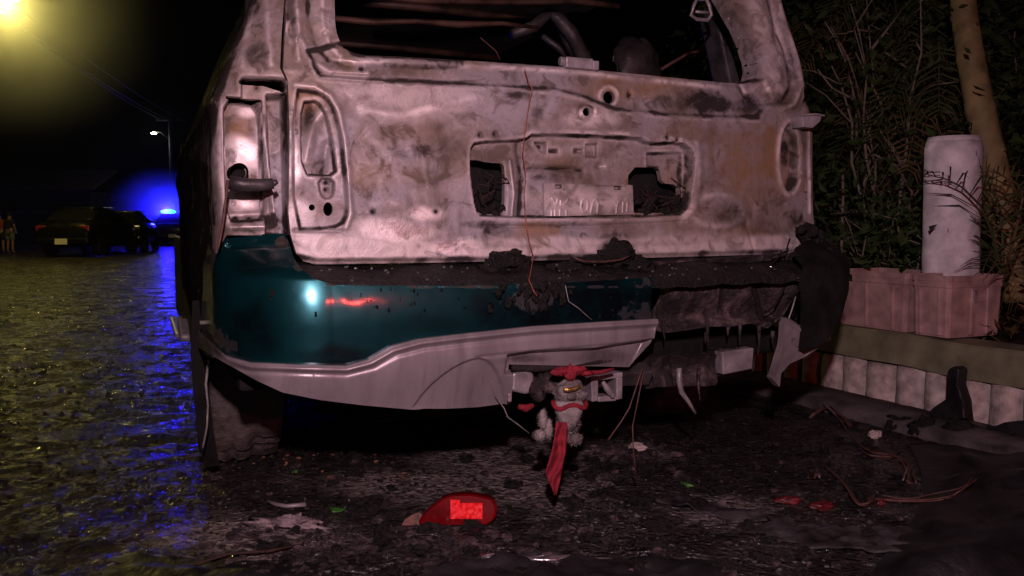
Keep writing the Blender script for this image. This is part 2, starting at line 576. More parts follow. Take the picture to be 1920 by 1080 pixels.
# ------------------------------------------------------------------ surface builder
def clip_sheet(name, surf, s_rng, t_rng, ns, nt, mat, parent, outer=None, outer_flange=.02, holes=(), feats=(), blobs=None,
               to_world=car2world, warp=0.0, fdir=(0, 1, 0), seed=3, smear=.35, largest=False):
    """a sheet surf(s,t) cut to an outline and pierced by holes (outlines traced on the photograph and laid on the sheet);
    feats press it in (+) or out (-) along fdir; every rim is turned inwards by a flange"""
    fdir = np.array(fdir, float)
    s = np.linspace(*s_rng, ns); t = np.linspace(*t_rng, nt)
    S, T = np.meshgrid(s, t, indexing='ij')
    S, T = S.ravel().copy(), T.ravel().copy()
    pix = project(to_world(surf(S, T)))
    polys = []
    if outer is not None: polys.append((np.asarray(outer, float), outer_flange, True))
    for h, fl in holes: polys.append((np.asarray(h, float), fl, False))
    idx = np.arange(ns * nt).reshape(ns, nt)
    quads = np.stack([idx[:-1, :-1], idx[1:, :-1], idx[1:, 1:], idx[:-1, 1:]], -1).reshape(-1, 4)
    cen = pix[quads].mean(1)
    keep = np.ones(len(quads), bool)
    for p, fl, out in polys:
        ins = inside(cen, p)
        keep &= ins if out else ~ins
    quads = quads[keep]
    if largest:
        lab = np.arange(ns * nt)
        for _ in range(4000):
            mn = lab[quads].min(1)
            new = lab.copy()
            for c_ in range(4): np.minimum.at(new, quads[:, c_], mn)
            if (new == lab).all(): break
            lab = new
        ids, ct = np.unique(lab[quads[:, 0]], return_counts=True)
        quads = quads[lab[quads[:, 0]] == ids[ct.argmax()]]
    # boundary edges
    e = np.concatenate([quads[:, [0, 1]], quads[:, [1, 2]], quads[:, [2, 3]], quads[:, [3, 0]]])
    key = np.sort(e, 1)
    uq, inv, cnt = np.unique(key, axis=0, return_inverse=True, return_counts=True)
    bedges = e[cnt[inv.ravel()] == 1]
    bv = np.unique(bedges)
    if len(polys) and len(bv):
        ds = (s_rng[1] - s_rng[0]) / (ns - 1); dt = (t_rng[1] - t_rng[0]) / (nt - 1)
        for it in range(3):
            P0 = project(to_world(surf(S[bv], T[bv])))
            best = np.full(len(bv), 1e9); tgt = P0.copy()
            for p, fl, out in polys:
                d, q = seg_dist(P0, p)
                m = d < best
                best[m] = d[m]; tgt[m] = q[m]
            h = 1e-4
            Ps = (project(to_world(surf(S[bv] + h, T[bv]))) - P0) / h
            Pt = (project(to_world(surf(S[bv], T[bv] + h))) - P0) / h
            det = Ps[:, 0] * Pt[:, 1] - Ps[:, 1] * Pt[:, 0]
            det = np.where(np.abs(det) < 1e-6, 1e-6, det)
            dx = tgt - P0
            da = (dx[:, 0] * Pt[:, 1] - dx[:, 1] * Pt[:, 0]) / det
            db = (Ps[:, 0] * dx[:, 1] - Ps[:, 1] * dx[:, 0]) / det
            cell = np.maximum(np.hypot(Ps[:, 0], Ps[:, 1]) * abs(ds), np.hypot(Pt[:, 0], Pt[:, 1]) * abs(dt))
            ok = (best < 1.6 * cell)
            S[bv] += np.where(ok, np.clip(da, -1.2 * ds, 1.2 * ds), 0)
            T[bv] += np.where(ok, np.clip(db, -1.2 * dt, 1.2 * dt), 0)
    used = np.unique(quads)
    remap = -np.ones(ns * nt, int); remap[used] = np.arange(len(used))
    S, T = S[used], T[used]
    quads = remap[quads]; bedges = remap[bedges]
    P = surf(S, T)
    pix = project(to_world(P))
    disp = np.zeros(len(P))
    for ft in feats:
        k = ft[0]
        if k == 'recess':
            _, poly, dep, ramp = ft
            disp += dep * smooth(.5 - sdf(pix, poly) / ramp)
        elif k == 'rim':
            _, poly, dep, wid = ft
            d, _ = seg_dist(pix, poly)
            disp += dep * np.exp(-(d / wid) ** 2)
        elif k == 'line':
            _, pl, dep, wid = ft
            d, _ = seg_dist(pix, pl, False)
            disp += dep * np.exp(-(d / wid) ** 2)
        elif k == 'dent':
            _, c, r, dep = ft
            d = ((pix - np.array(c)) / np.array(r)) ** 2
            disp += dep * np.exp(-d.sum(1))
    if warp:
        disp += warp * fbm(P, 5.0, 3, seed) + warp * .35 * fbm(P, 24, 2, seed + 9)
    P = P + disp[:, None] * fdir
    crease_shade = np.zeros(len(P)); bare = np.zeros(len(P))  # shade of creases and highlights of ridges, put into the colour masks
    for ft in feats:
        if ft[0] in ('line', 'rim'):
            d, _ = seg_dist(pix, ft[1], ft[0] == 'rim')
            if ft[2] > 0: crease_shade = np.maximum(crease_shade, min(.85, ft[2] * 85) * np.exp(-(d / max(2.0, ft[3] * .8)) ** 2))
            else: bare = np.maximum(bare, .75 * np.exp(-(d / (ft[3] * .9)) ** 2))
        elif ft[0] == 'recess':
            d = sdf(pix, ft[1]); crease_shade = np.maximum(crease_shade, .80 * np.exp(-((d + 1) / max(3.0, ft[3])) ** 2))
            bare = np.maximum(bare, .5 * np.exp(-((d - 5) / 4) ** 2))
    at_ = {}
    wob = fbm(P, 14, 3, seed + 5)
    for k in ('char', 'rust', 'pale'):
        a = np.zeros(len(P))
        for b in (blobs or {}).get(k, ()):
            if len(b) == 5:
                cx, cy, rx, ry, st = b
                d = np.sqrt((((pix - (cx, cy)) / (rx, ry)) ** 2).sum(1))
                a = np.maximum(a, st * smooth(1.25 - d + smear * wob))
            else:
                poly, ramp, st = b
                a = np.maximum(a, st * smooth(.5 - sdf(pix, poly) / ramp + smear * wob))
        if k == 'char' and mat is M['burnt']: a = np.maximum(a, crease_shade * (.75 + .5 * wob))  # crease shade painted into the char mask
        if k == 'pale' and mat is M['burnt']: a = np.maximum(a, bare * (.7 + .6 * wob))  # ridge highlights painted into the pale mask
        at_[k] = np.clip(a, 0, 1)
    verts = [P]; faces = [tuple(q) for q in quads]
    nv = len(P)
    if len(bedges):
        bv = np.unique(bedges)
        fl = np.zeros(len(bv)); best = np.full(len(bv), 1e9)
        for p, f_, out in polys:
            d, _ = seg_dist(pix[bv], p)
            m = d < best
            best[m] = d[m]; fl[m] = f_
        if not polys: fl[:] = outer_flange
        P1 = P[bv]; P2 = P1 + fl[:, None] * fdir
        rm = {b: i for i, b in enumerate(bv)}
        verts += [P1, P2]
        nb = len(bv)
        for a, b in bedges:
            ia, ib = rm[a], rm[b]
            if fl[ia] > 0 or fl[ib] > 0:
                faces.append((nv + ib, nv + ia, nv + nb + ia, nv + nb + ib))
        for k in at_:
            at_[k] = np.concatenate([at_[k], at_[k][bv], at_[k][bv]])
    V = np.concatenate(verts)
    return mesh_obj(name, V, faces, mat, parent, True, at_)


# ================================================================== ROAD
def road_h(P):
    """height of the rough wet surface at world points (N,2)"""
    P = np.asarray(P, float)
    a = fbm(P, 2.6, 2, 21) * .0022
    b = fbm(P, 24.0, 2, 22) * .0020
    c = np.abs(vnoise(P, 43.0, 25)) * -.0030 + .0012
    h = a + b + c
    lvl = -.0042 + .0016 * vnoise(P, .9, 31)
    w = np.maximum(h, lvl)
    fade = smooth((7.6 - np.abs(P[:, 0])) / 1.0) * smooth((P[:, 1] - .55) / .3) * smooth((10.8 - P[:, 1]) / 1.5)
    return w * fade, (h - lvl) / .009

def rh(x, y):
    return float(road_h(np.array([[x, y]]))[0][0])

def build_road():
    x = np.concatenate([np.linspace(-8, -3.2, 110), np.linspace(-3.18, 3.4, 340), np.linspace(3.43, 8, 90)])
    y = np.concatenate([np.linspace(.4, 5.0, 260), np.linspace(5.03, 11, 150)])
    X, Y = np.meshgrid(x, y, indexing='ij')
    P = np.stack([X.ravel(), Y.ravel()], 1)
    z, wet = road_h(P)
    nx, ny = len(x), len(y)
    V = np.concatenate([P, z[:, None]], 1)
    idx = np.arange(nx * ny).reshape(nx, ny)
    F = np.stack([idx[:-1, :-1], idx[1:, :-1], idx[1:, 1:], idx[:-1, 1:]], -1).reshape(-1, 4)
    lit_patch = np.zeros(len(P))
    for px, py, rx, ry in ((930, 880, .32, .5), (760, 900, .3, .2), (1180, 850, .2, .12), (1360, 950, .2, .15), (460, 1010, .25, .2)):  # patches of lamp-lit road put into the colour
        c = gp(px, py)
        d = np.sqrt(((P[:, 0] - c.x) / rx) ** 2 + ((P[:, 1] - c.y) / ry) ** 2)
        lit_patch = np.maximum(lit_patch, smooth(1.3 - d + .4 * fbm(P, 7, 2, 41)))
    # surrounding flats share the border of the rough patch
    ext = [(-120, -60), (120, -60), (120, 170), (-120, 170)]
    n = len(V)
    V = np.concatenate([V, np.array([(a, b, 0.0) for a, b in ext])])
    faces = [tuple(f) for f in F]
    c00, c10, c11, c01 = idx[0, 0], idx[-1, 0], idx[-1, -1], idx[0, -1]
    faces.append((n, n + 1) + tuple(idx[::-1, 0]))
    faces.append((n + 1, n + 2) + tuple(idx[-1, ::-1]))
    faces.append((n + 2, n + 3) + tuple(idx[:, -1]))
    faces.append((n + 3, n) + tuple(idx[0, :]))
    hw = np.concatenate([np.clip(wet, -1, 2), np.full(4, .5)])
    o = mesh_obj('road', V, faces, M['road'], None, True, {'height': hw, 'lit_patch': np.concatenate([lit_patch, np.zeros(4)])})
    tag(o, kind='structure')
build_road()

def build_grit():
    rg = np.random.default_rng(5)
    n = 42000
    y = 1.15 + 8.6 * rg.random(n) ** 1.5
    x = -1.0 + (rg.random(n) - .5) * 2 * (1.2 + y * .62) - .12 * y
    P = np.stack([x, y], 1)
    dens = smooth(.55 + .9 * fbm(P, 3.2, 3, 91))
    keep = rg.random(n) < .25 + .75 * dens
    P = P[keep]; n = len(P)
    z, _ = road_h(P)
    s_ = (.0035 + .0085 * rg.random(n) ** 2.2) * (.8 + .05 * P[:, 1])
    base = np.array([(1, 0, 0), (.4, .9, .1), (-.6, .8, -.1), (-1, -.1, .1), (-.3, -.9, 0), (.7, -.7, -.1), (.15, .1, .75), (-.2, -.15, .6)], float)
    V = base[None] * (1 + .35 * rg.standard_normal((n, 8, 1))) * s_[:, None, None]
    a = rg.random(n) * 6.283
    ca, sa = np.cos(a)[:, None], np.sin(a)[:, None]
    sx = (.7 + .8 * rg.random(n))[:, None]
    X = V[..., 0] * sx; Y = V[..., 1]
    V = np.stack([X * ca - Y * sa + P[:, :1], X * sa + Y * ca + P[:, 1:], V[..., 2] * (.5 + .5 * rg.random(n))[:, None] + z[:, None] + .0004], -1)
    tri = np.array([(0, 1, 6), (1, 2, 6), (2, 3, 7), (2, 7, 6), (3, 4, 7), (4, 5, 7), (5, 6, 7), (5, 0, 6)])
    F = (tri[None] + 8 * np.arange(n)[:, None, None]).reshape(-1, 3)
    me = bpy.data.meshes.new('grit')
    me.vertices.add(n * 8); me.vertices.foreach_set('co', V.reshape(-1).astype(np.float32))
    m3 = len(F)
    me.loops.add(m3 * 3); me.polygons.add(m3)
    me.loops.foreach_set('vertex_index', F.reshape(-1).astype(np.int32))
    me.polygons.foreach_set('loop_start', (np.arange(m3) * 3).astype(np.int32))
    me.update(calc_edges=True); me.validate()
    me.materials.append(M['grit'])
    o = bpy.data.objects.new('grit', me); col.objects.link(o)
    tag(o, kind='stuff')
build_grit()

# ================================================================== RETAINING WALL on the right
def wall_at(px, py, D):
    d = ray(px, py)
    k = D / (d.x * U2[0] + d.y * U2[1])
    return Vector((D, d.x * k * W2[0] + d.y * k * W2[1], CAM_H + d.z * k))
WD = 2.89
wall = empty('retaining_wall', (0, 0, 0), YAW)
tag(wall, 'low garden wall of upright concrete blocks under a green plank beside the wreck', 'garden wall')
def edging_brick(w0, w1, z0, z1, seed):
    m = MB()
    n = 8
    front = []
    for i in range(n + 1):
        t = i / n
        front.append((-.040 * math.sin(math.pi * t) ** .6, w0 + (w1 - w0) * t))
    rows = 5
    vs, fs = [], []
    for r in range(rows + 1):
        z = z0 + (z1 - z0) * r / rows
        for i, (dx, w) in enumerate(front):
            j = .004 * float(vnoise(np.array([[w * 30, z * 30, seed]]), 1)[0])
            cut = .012 if r in (rows,) else 0
            vs.append((WD + dx + cut * (dx < -.005) + j, w, z))
    k = n + 1
    for r in range(rows):
        for i in range(n):
            fs.append((r * k + i, r * k + i + 1, (r + 1) * k + i + 1, (r + 1) * k + i))
    b = len(vs)
    vs += [(WD + .05, w0, z0), (WD + .05, w1, z0), (WD + .05, w1, z1), (WD + .05, w0, z1)]
    fs += [tuple(range(rows * k, rows * k + k)) + (b + 2, b + 3)]
    fs += [tuple(r * k for r in range(rows, -1, -1)) + (b, b + 3)]
    fs += [tuple(r * k + n for r in range(rows + 1)) + (b + 2, b + 1)]
    m.add(vs, fs)
    return m
edges_px = [(1541, 1579), (1581, 1621), (1624, 1678), (1681, 1732), (1735, 1776), (1800, 1854), (1857, 1918), (1921, 1985)]
bw = []
for a, b in edges_px:
    w0, w1 = wall_at(a, 740, WD).y, wall_at(b, 740, WD).y
    bw.append((min(w0, w1), max(w0, w1)))
w = bw[0][1] + .006
while w < 5.6:
    bw.append((w, w + .118)); w += .124
w = bw[7][0] - .006
while w > 1.4:
    bw.append((w - .118, w)); w -= .124
ztop = .205
for i, (a, b) in enumerate(bw):
    edging_brick(a, b, -.02, ztop - .004 + .004 * math.sin(i * 2.3), i).build('brick', M['concrete'], wall, True)
pl = MB()
n = 46
vs, fs = [], []
for i in range(n + 1):
    yy = 1.3 + (5.7 - 1.3) * i / n
    jz = .004 * math.sin(yy * 5.1) + .003 * math.sin(yy * 13)
    vs += [(WD - .035, yy, ztop + .004 + jz), (WD - .028, yy, ztop + .125 + jz), (WD - .018, yy, ztop + .134 + jz), (WD + .13, yy, ztop + .134), (WD + .13, yy, ztop + .004)]
for i in range(n):
    for k in range(5):
        fs.append((i * 5 + k, i * 5 + (k + 1) % 5, i * 5 + 5 + (k + 1) % 5, i * 5 + 5 + k))
fs += [(4, 3, 2, 1, 0), tuple(n * 5 + k for k in range(5))]
pl.add(vs, fs).build('plank', M['plank'], wall)

kb = MB()
vs, fs = [], []
nk = 60
for i in range(nk + 1):
    yy = 1.2 + 4.5 * i / nk
    j = .012 * float(vnoise(np.array([[yy * 7, 0, 0.]]), 1)[0])
    for x_, z_ in ((WD - .26 + j, -.03), (WD - .245 + j, .035), (WD - .15, .05 + j * .4), (WD - .034, .052), (WD - .034, -.03)):
        vs.append((x_, yy, z_))
for i in range(nk):
    for k in range(5):
        fs.append((i * 5 + k, i * 5 + (k + 1) % 5, i * 5 + 5 + (k + 1) % 5, i * 5 + 5 + k))
fs += [(4, 3, 2, 1, 0), tuple(nk * 5 + k for k in range(5))]
ko = kb.add(vs, fs).build('kerb', M['kerb'], None, True)
ko.rotation_euler = (0, 0, YAW)
tag(ko, kind='structure')

# planting bed behind the wall
g = 60
gx, gy = np.meshgrid(np.linspace(WD + .06, 12, g), np.linspace(-2, 16, g), indexing='ij')
P = np.stack([gx.ravel(), gy.ravel()], 1)
z = .30 + .03 * fbm(P, 3.0, 3, 77)
idx = np.arange(g * g).reshape(g, g)
F = np.stack([idx[:-1, :-1], idx[1:, :-1], idx[1:, 1:], idx[:-1, 1:]], -1).reshape(-1, 4)
so = mesh_obj('soil', np.concatenate([P, z[:, None]], 1), F, M['soil'])
so.rotation_euler = (0, 0, YAW)
tag(so, kind='structure')

# ================================================================== THE BURNT CAR
suv = empty('burnt_suv', tuple(CAR_O), YAW)
tag(suv, 'burnt out teal sport utility vehicle seen from behind, tail lights gone and paint scorched off', 'car')

def rear_y(x, z):
    return .05 * (z - .69) + .30 * np.maximum(0, z - 1.17) + .055 * (x / .75) ** 2
def HW(z):
    return .965 - .41 * np.maximum(0, z - 1.09) - .05 * np.maximum(0, .6 - z)
def hatch_surf(s, t):
    return np.stack([s, rear_y(s, t), t], -1)
RC = .075
def body_surf(s, t):
    sg = np.sign(s); a = np.abs(s)
    hw = HW(t); sc = hw - RC
    ang = np.clip((a - sc) / RC, 0, math.pi / 2)
    x = np.where(a <= sc, a, sc + RC * np.sin(ang))
    far = np.maximum(0, a - sc - RC * math.pi / 2)
    y = rear_y(np.minimum(a, sc), t) + np.where(a <= sc, 0, RC * (1 - np.cos(ang))) + far
    bulge = .022 * np.exp(-((far - .75) / .5) ** 2) * smooth((1.0 - t) / .3) + .012 * np.exp(-((t - .98) / .05) ** 2) * smooth(far / .1)
    return np.stack([sg * (x + np.where(far > 0, bulge, 0)), y, t], -1)

# ---- tailgate
tail_outer = [(548, -165), (543, -60), (539, 0), (534, 60), (531, 130), (540, 152), (543, 250), (541, 400), (545, 440), (556, 476), (570, 490), (592, 496),
              (750, 494), (900, 491), (1050, 488), (1200, 484), (1350, 480), (1480, 476), (1497, 470), (1505, 440), (1508, 350), (1503, 250), (1496, 210), (1508, 182),
              (1504, 140), (1481, 60), (1463, 0), (1441, -60), (1405, -165)]
win = chaikin([(630, -115), (627, 0), (629, 55), (640, 86), (672, 102), (760, 105), (1050, 123), (1250, 143), (1392, 157), (1416, 152), (1421, 122), (1402, 62), (1367, 0), (1300, -115)], 1, True, .2)
holeL = chaikin([(887, 298), (905, 298), (925, 303), (952, 304), (958, 312), (957, 390), (950, 401), (905, 401), (896, 378), (889, 330)], 1, True, .2)
holeR = chaikin([(1192, 312), (1255, 312), (1260, 342), (1289, 345), (1289, 375), (1276, 398), (1200, 400), (1191, 388)], 1, True, .2)
rec_plate = chaikin([(884, 280), (892, 266), (985, 262), (1000, 250), (1200, 257), (1218, 268), (1280, 266), (1300, 282), (1302, 320), (1292, 385), (1272, 407), (905, 407), (893, 392), (884, 330)], 1, True, .2)
lampD = chaikin([(550, 168), (585, 170), (612, 182), (628, 208), (640, 260), (648, 330), (652, 400), (640, 424), (600, 430), (550, 430)], 1)
lampIn = chaikin([(566, 190), (598, 188), (615, 218), (627, 280), (633, 330), (566, 327)], 1, True, .18)
feats = [
    ('recess', [(575, 95), (600, 143), (700, 150), (870, 158), (1040, 168), (1090, 180), (1150, 204), (1250, 215), (1420, 221), (1452, 185), (1430, 150), (1390, 150), (1050, 118), (665, 98), (640, 80)], .010, 7),
    ('line', [(598, 143), (700, 150), (870, 158), (1040, 168), (1090, 180), (1150, 203), (1250, 215), (1420, 221)], -.006, 5),
    ('line', [(625, 112), (760, 114), (1050, 131), (1390, 166)], -.004, 5),
    ('line', [(556, 20), (562, 70), (582, 112), (620, 133), (690, 136)], -.008, 6),
    ('line', [(575, -60), (578, 30), (590, 80), (618, 112), (655, 122)], .008, 7),
    ('line', [(604, -60), (604, 40), (616, 82), (640, 103)], -.006, 6),
    ('line', [(538, -160), (538, 0), (544, 30)], .03, 9),
    ('line', [(552, -160), (554, 0), (552, 60), (560, 110)], -.007, 5),
    ('rim', ell(548, 55, 11, 20), -.006, 4), ('dent', (548, 60), (6, 9), .012), ('dent', (610, 62), (5, 5), .014), ('dent', (634, 120), (9, 7), -.008),
    ('recess', lampD, .009, 5), ('line', [(553, 160), (590, 163), (618, 180), (634, 208), (645, 260), (652, 330), (657, 400), (648, 426)], -.007, 6),
    ('recess', lampIn, .020, 3), ('line', [(575, 300), (590, 230), (610, 205)], -.010, 10), ('line', [(606, 330), (618, 270)], .007, 9),
    ('recess', chaikin([(598, 334), (628, 334), (628, 366), (615, 374), (602, 366)], 1), .010, 4), ('dent', (615, 342), (3.5, 3), .03), ('dent', (615, 355), (3.5, 3), .03),
    ('line', [(552, 432), (640, 433)], .005, 3), ('dent', (617, 392), (20, 24), .006),
    ('recess', rec_plate, .042, 4), ('line', list(rec_plate[2:14]), -.004, 8), ('line', [(1306, 270), (1312, 320), (1300, 390), (1280, 415)], -.004, 6),
    ('line', [(965, 300), (972, 360), (968, 402)], -.012, 5), ('line', [(984, 268), (990, 330), (986, 402)], .012, 6),
    ('recess', [(1015, 265), (1037, 265), (1037, 285), (1028, 281)], .022, 3), ('recess', [(1113, 268), (1133, 268), (1133, 292), (1113, 292)], .014, 3),
    ('recess', [(1043, 278), (1059, 278), (1059, 284), (1043, 284)], .02, 3), ('recess', [(1090, 278), (1106, 278), (1106, 284), (1090, 284)], .02, 3),
    ('line', [(1000, 313), (1060, 314), (1105, 318)], .012, 5), ('dent', (1140, 310), (7, 6), .012), ('dent', (1165, 283), (14, 9), .006), ('dent', (1000, 307), (5, 5), .01),
    ('recess', [(1228, 285), (1292, 285), (1292, 350), (1258, 348), (1250, 312), (1228, 312)], .012, 4),
    ('line', [(905, 424), (1100, 425), (1285, 416)], .005, 3), ('dent', (902, 253), (4, 4), .02), ('dent', (930, 251), (4, 4), .02), ('dent', (1253, 258), (4, 4), .02), ('dent', (1272, 262), (4, 4), .02),
    ('recess', ell(1481, 296, 15, 62), .028, 6), ('rim', ell(1481, 296, 22, 70), -.004, 5),
    ('line', [(1392, 160), (1405, 181), (1440, 193), (1470, 188), (1486, 160), (1476, 110), (1450, 40), (1428, -60), (1400, -160)], .012, 5),
    ('line', [(1425, -160), (1448, -40), (1470, 40), (1495, 110), (1503, 160), (1488, 196), (1470, 204)], -.008, 5),
    ('line', [(1385, -160), (1405, -40), (1425, 30), (1445, 90), (1450, 140)], -.022, 20), ('dent', (1452, 70), (9, 26), .010), ('dent', (1448, 115), (8, 14), .008),
    ('rim', ell(1100, 210, 14, 14), .005, 4), ('rim', ell(1145, 180, 17, 18), -.003, 4), ('dent', (1185, 177), (4, 6), .02),
    ('line', [(655, 200), (720, 235), (810, 255), (880, 250)], .004, 12), ('line', [(830, 240), (920, 200), (1010, 175)], .004, 9),
    ('line', [(680, 210), (760, 215), (900, 180)], -.003, 12), ('line', [(1010, 230), (1030, 190)], .003, 8),
    ('line', [(800, 474), (850, 486)], .004, 2), ('line', [(1400, 420), (1415, 470)], .003, 3), ('line', [(1425, 380), (1470, 380)], .004, 4),
    ('rim', ell(1345, 395, 50, 30), -.003, 7), ('rim', ell(1345, 395, 68, 42), .002, 6),
    ('dent', (680, 128), (5, 4), .02), ('dent', (700, 397), (3.5, 3.5), .02), ('dent', (819, 397), (3.5, 3.5), .02), ('dent', (556, 246), (3, 3), .012),
    ('recess', [(545, 478), (560, 498), (900, 495), (1500, 480), (1500, 470), (900, 485), (600, 488)], .008, 8),
]
blobs = {
    'char': [(800, 120, 130, 10, .5), (640, 300, 12, 70, .3), (720, 250, 60, 30, .3), (1230, 330, 60, 60, .0), (1330, 330, 60, 60, .35), (1180, 440, 90, 16, .4), (1060, 420, 160, 9, .35), (560, 430, 16, 40, .3), (960, 175, 40, 20, .4), (1010, 215, 16, 22, .5), (790, 285, 68, 26, .42), (1345, 192, 108, 24, .8), (1250, 190, 30, 18, .6), (1380, 400, 62, 55, .5), (690, 380, 120, 26, .25), (470, 60, 30, 50, .5),
             (1090, 395, 20, 20, .1), (940, 430, 50, 18, .45), (1300, 60, 40, 40, .2), (1160, 470, 45, 26, 1.0), (955, 488, 42, 18, 1.0), (1065, 486, 60, 9, .7), (1300, 360, 30, 40, .4),
             (1050, 330, 60, 18, .45), (1490, 405, 20, 22, .5), (1450, 195, 40, 14, .5), (585, 225, 16, 50, .5), (605, 300, 22, 30, .35), (1430, 480, 60, 5, .7), (550, 60, 7, 80, .45), (590, 85, 20, 40, .35),
             (680, 128, 6, 5, 1), (700, 397, 4.5, 4.5, 1), (819, 397, 4.5, 4.5, 1), (615, 342, 4, 4, 1), (615, 355, 4, 4, 1), (1051, 281, 9, 4, 1), (1098, 281, 9, 4, 1), (1028, 272, 11, 9, .8),  # small spots here and below paint the shade inside little holes
             (1185, 177, 5, 6, 1), (902, 253, 4, 4, 1), (930, 251, 4, 4, 1), (1253, 258, 4, 4, 1), (1272, 262, 4, 4, 1), (1060, 314, 50, 5, .8), (1481, 280, 12, 40, .7), (630, 465, 60, 22, .3), (900, 420, 60, 12, .5)],
    'rust': [(580, 185, 50, 30, .8), (1000, 432, 45, 20, .9), (1010, 450, 24, 28, .6), (1410, 310, 120, 85, .9), (1190, 160, 90, 30, .8), (1250, 360, 90, 60, .5), (1060, 300, 60, 30, .3), (700, 330, 100, 40, .4), (760, 250, 80, 30, .25), (1340, 250, 100, 30, .35), (620, 380, 40, 40, .35), (1360, 440, 110, 28, .35), (870, 330, 40, 60, .2)],
    'pale': [([(556, 436), (760, 446), (900, 462), (1200, 458), (1500, 436), (1500, 474), (1200, 484), (900, 490), (585, 494), (562, 480)], 16, .62), (850, 466, 75, 20, 1.), (730, 440, 95, 32, .8), (795, 400, 42, 16, .9), (600, 460, 60, 30, .45), (1105, 220, 60, 18, .6), (1270, 450, 160, 22, .5), (800, 190, 160, 40, .35), (555, 300, 14, 60, .9),
             (1040, 455, 150, 12, .6), (1455, 90, 26, 90, .7), (600, 60, 30, 70, .35), (1440, 165, 34, 16, .6), (1090, 370, 90, 30, .35), (560, 400, 40, 50, .5), (700, 170, 90, 20, .35)],
}
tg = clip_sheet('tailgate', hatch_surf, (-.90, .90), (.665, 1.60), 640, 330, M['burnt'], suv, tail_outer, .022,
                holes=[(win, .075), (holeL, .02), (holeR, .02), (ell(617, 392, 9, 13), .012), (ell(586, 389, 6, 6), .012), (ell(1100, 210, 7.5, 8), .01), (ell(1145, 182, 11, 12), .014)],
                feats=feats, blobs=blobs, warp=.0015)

# inner skin of the tailgate seen through its openings
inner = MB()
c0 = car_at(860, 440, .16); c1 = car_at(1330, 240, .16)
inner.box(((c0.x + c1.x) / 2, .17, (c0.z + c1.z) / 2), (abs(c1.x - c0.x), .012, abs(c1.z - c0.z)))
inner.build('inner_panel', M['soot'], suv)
wr = MB()
for k in range(9):
    a = car_at(random.uniform(890, 950), random.uniform(310, 390), .07); b = car_at(random.uniform(890, 950), random.uniform(330, 400), .05)
    wr.tube([a, (a + b) / 2 + Vector((random.uniform(-.03, .03), -.02, random.uniform(-.02, .02))), b], .0016, 5)
for k in range(12):
    a = car_at(random.uniform(1200, 1285), random.uniform(330, 395), .07); b = car_at(random.uniform(1200, 1285), random.uniform(365, 398), .05)
    wr.tube([a, (a + b) / 2 + Vector((random.uniform(-.03, .03), -.02, random.uniform(-.01, .02))), b], .0016, 5)
wo = wr.build('burnt_wiring', M['char_wire'], suv); wo['kind'] = 'stuff'
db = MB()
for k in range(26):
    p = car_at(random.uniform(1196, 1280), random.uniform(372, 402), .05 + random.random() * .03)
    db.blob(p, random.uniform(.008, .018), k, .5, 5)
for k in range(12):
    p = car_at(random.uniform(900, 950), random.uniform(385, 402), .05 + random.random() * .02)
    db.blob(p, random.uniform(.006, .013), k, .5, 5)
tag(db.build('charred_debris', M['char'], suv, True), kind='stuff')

# number plate backing with the ghost of its embossed characters
pl_poly = [(1011, 344), (1090, 343), (1186, 347), (1189, 402), (1060, 405), (1003, 405)]
def plate_surf(s, t):
    return np.stack([s, rear_y(s, t) + .028, t], -1)
glyph = [('line', ell(1097, 385, 6.5, 12, 16).tolist() + [ell(1097, 385, 6.5, 12, 16)[0].tolist()], -.0022, 1.7),
         ('line', [(1109, 399), (1112, 380), (1117, 373), (1122, 382), (1121, 402)], -.0022, 1.7),
         ('line', [(1035, 395), (1034, 405)], -.002, 1.5), ('line', [(1041, 394), (1041, 405)], -.002, 1.5), ('line', [(1051, 393), (1050, 405)], -.002, 1.5), ('line', [(1063, 394), (1062, 405)], -.002, 1.5),
         ('line', [(1035, 371), (1039, 378), (1043, 384), (1046, 373)], -.002, 1.5), ('line', [(1052, 376), (1052, 385)], -.002, 1.5), ('line', [(1056, 385), (1062, 380), (1066, 372)], -.002, 1.5),
         ('line', [(1152, 378), (1157, 386), (1162, 377)], -.002, 1.5), ('line', [(1157, 386), (1156, 400)], -.002, 1.5), ('line', [(1169, 379), (1168, 398)], -.002, 1.5), ('line', [(1177, 380), (1176, 396)], -.002, 1.5),
         ('recess', [(1042, 347), (1054, 347), (1054, 352), (1042, 352)], .02, 2), ('recess', [(1152, 350), (1164, 350), (1164, 355), (1152, 355)], .02, 2),
         ('line', [(1098, 345), (1170, 347)], -.004, 2.5), ('dent', (1090, 395), (40, 12), .003)]
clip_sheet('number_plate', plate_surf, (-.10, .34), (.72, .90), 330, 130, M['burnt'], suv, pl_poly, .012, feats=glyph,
           blobs={'pale': [(1095, 375, 120, 40, .55)], 'char': [(1048, 350, 7, 4, 1), (1158, 353, 7, 4, 1), (1120, 402, 20, 5, .5)]}, warp=.0015)  # char spots paint the shade inside the slots

# latch on the window sill
la = MB()
p = car_at(1082, 120, .045)
la.box((p.x, p.y, p.z), (.085, .035, .030)); la.box((p.x + .052, p.y, p.z - .002), (.022, .03, .026)); la.lathe([(.0, -.055), (.013, -.055), (.013, -.04), (.0, -.04)], (p.x, p.y, p.z + .004), 'x', 10)
la.build('window_latch', M['grey_steel'], suv, bevel=.003)
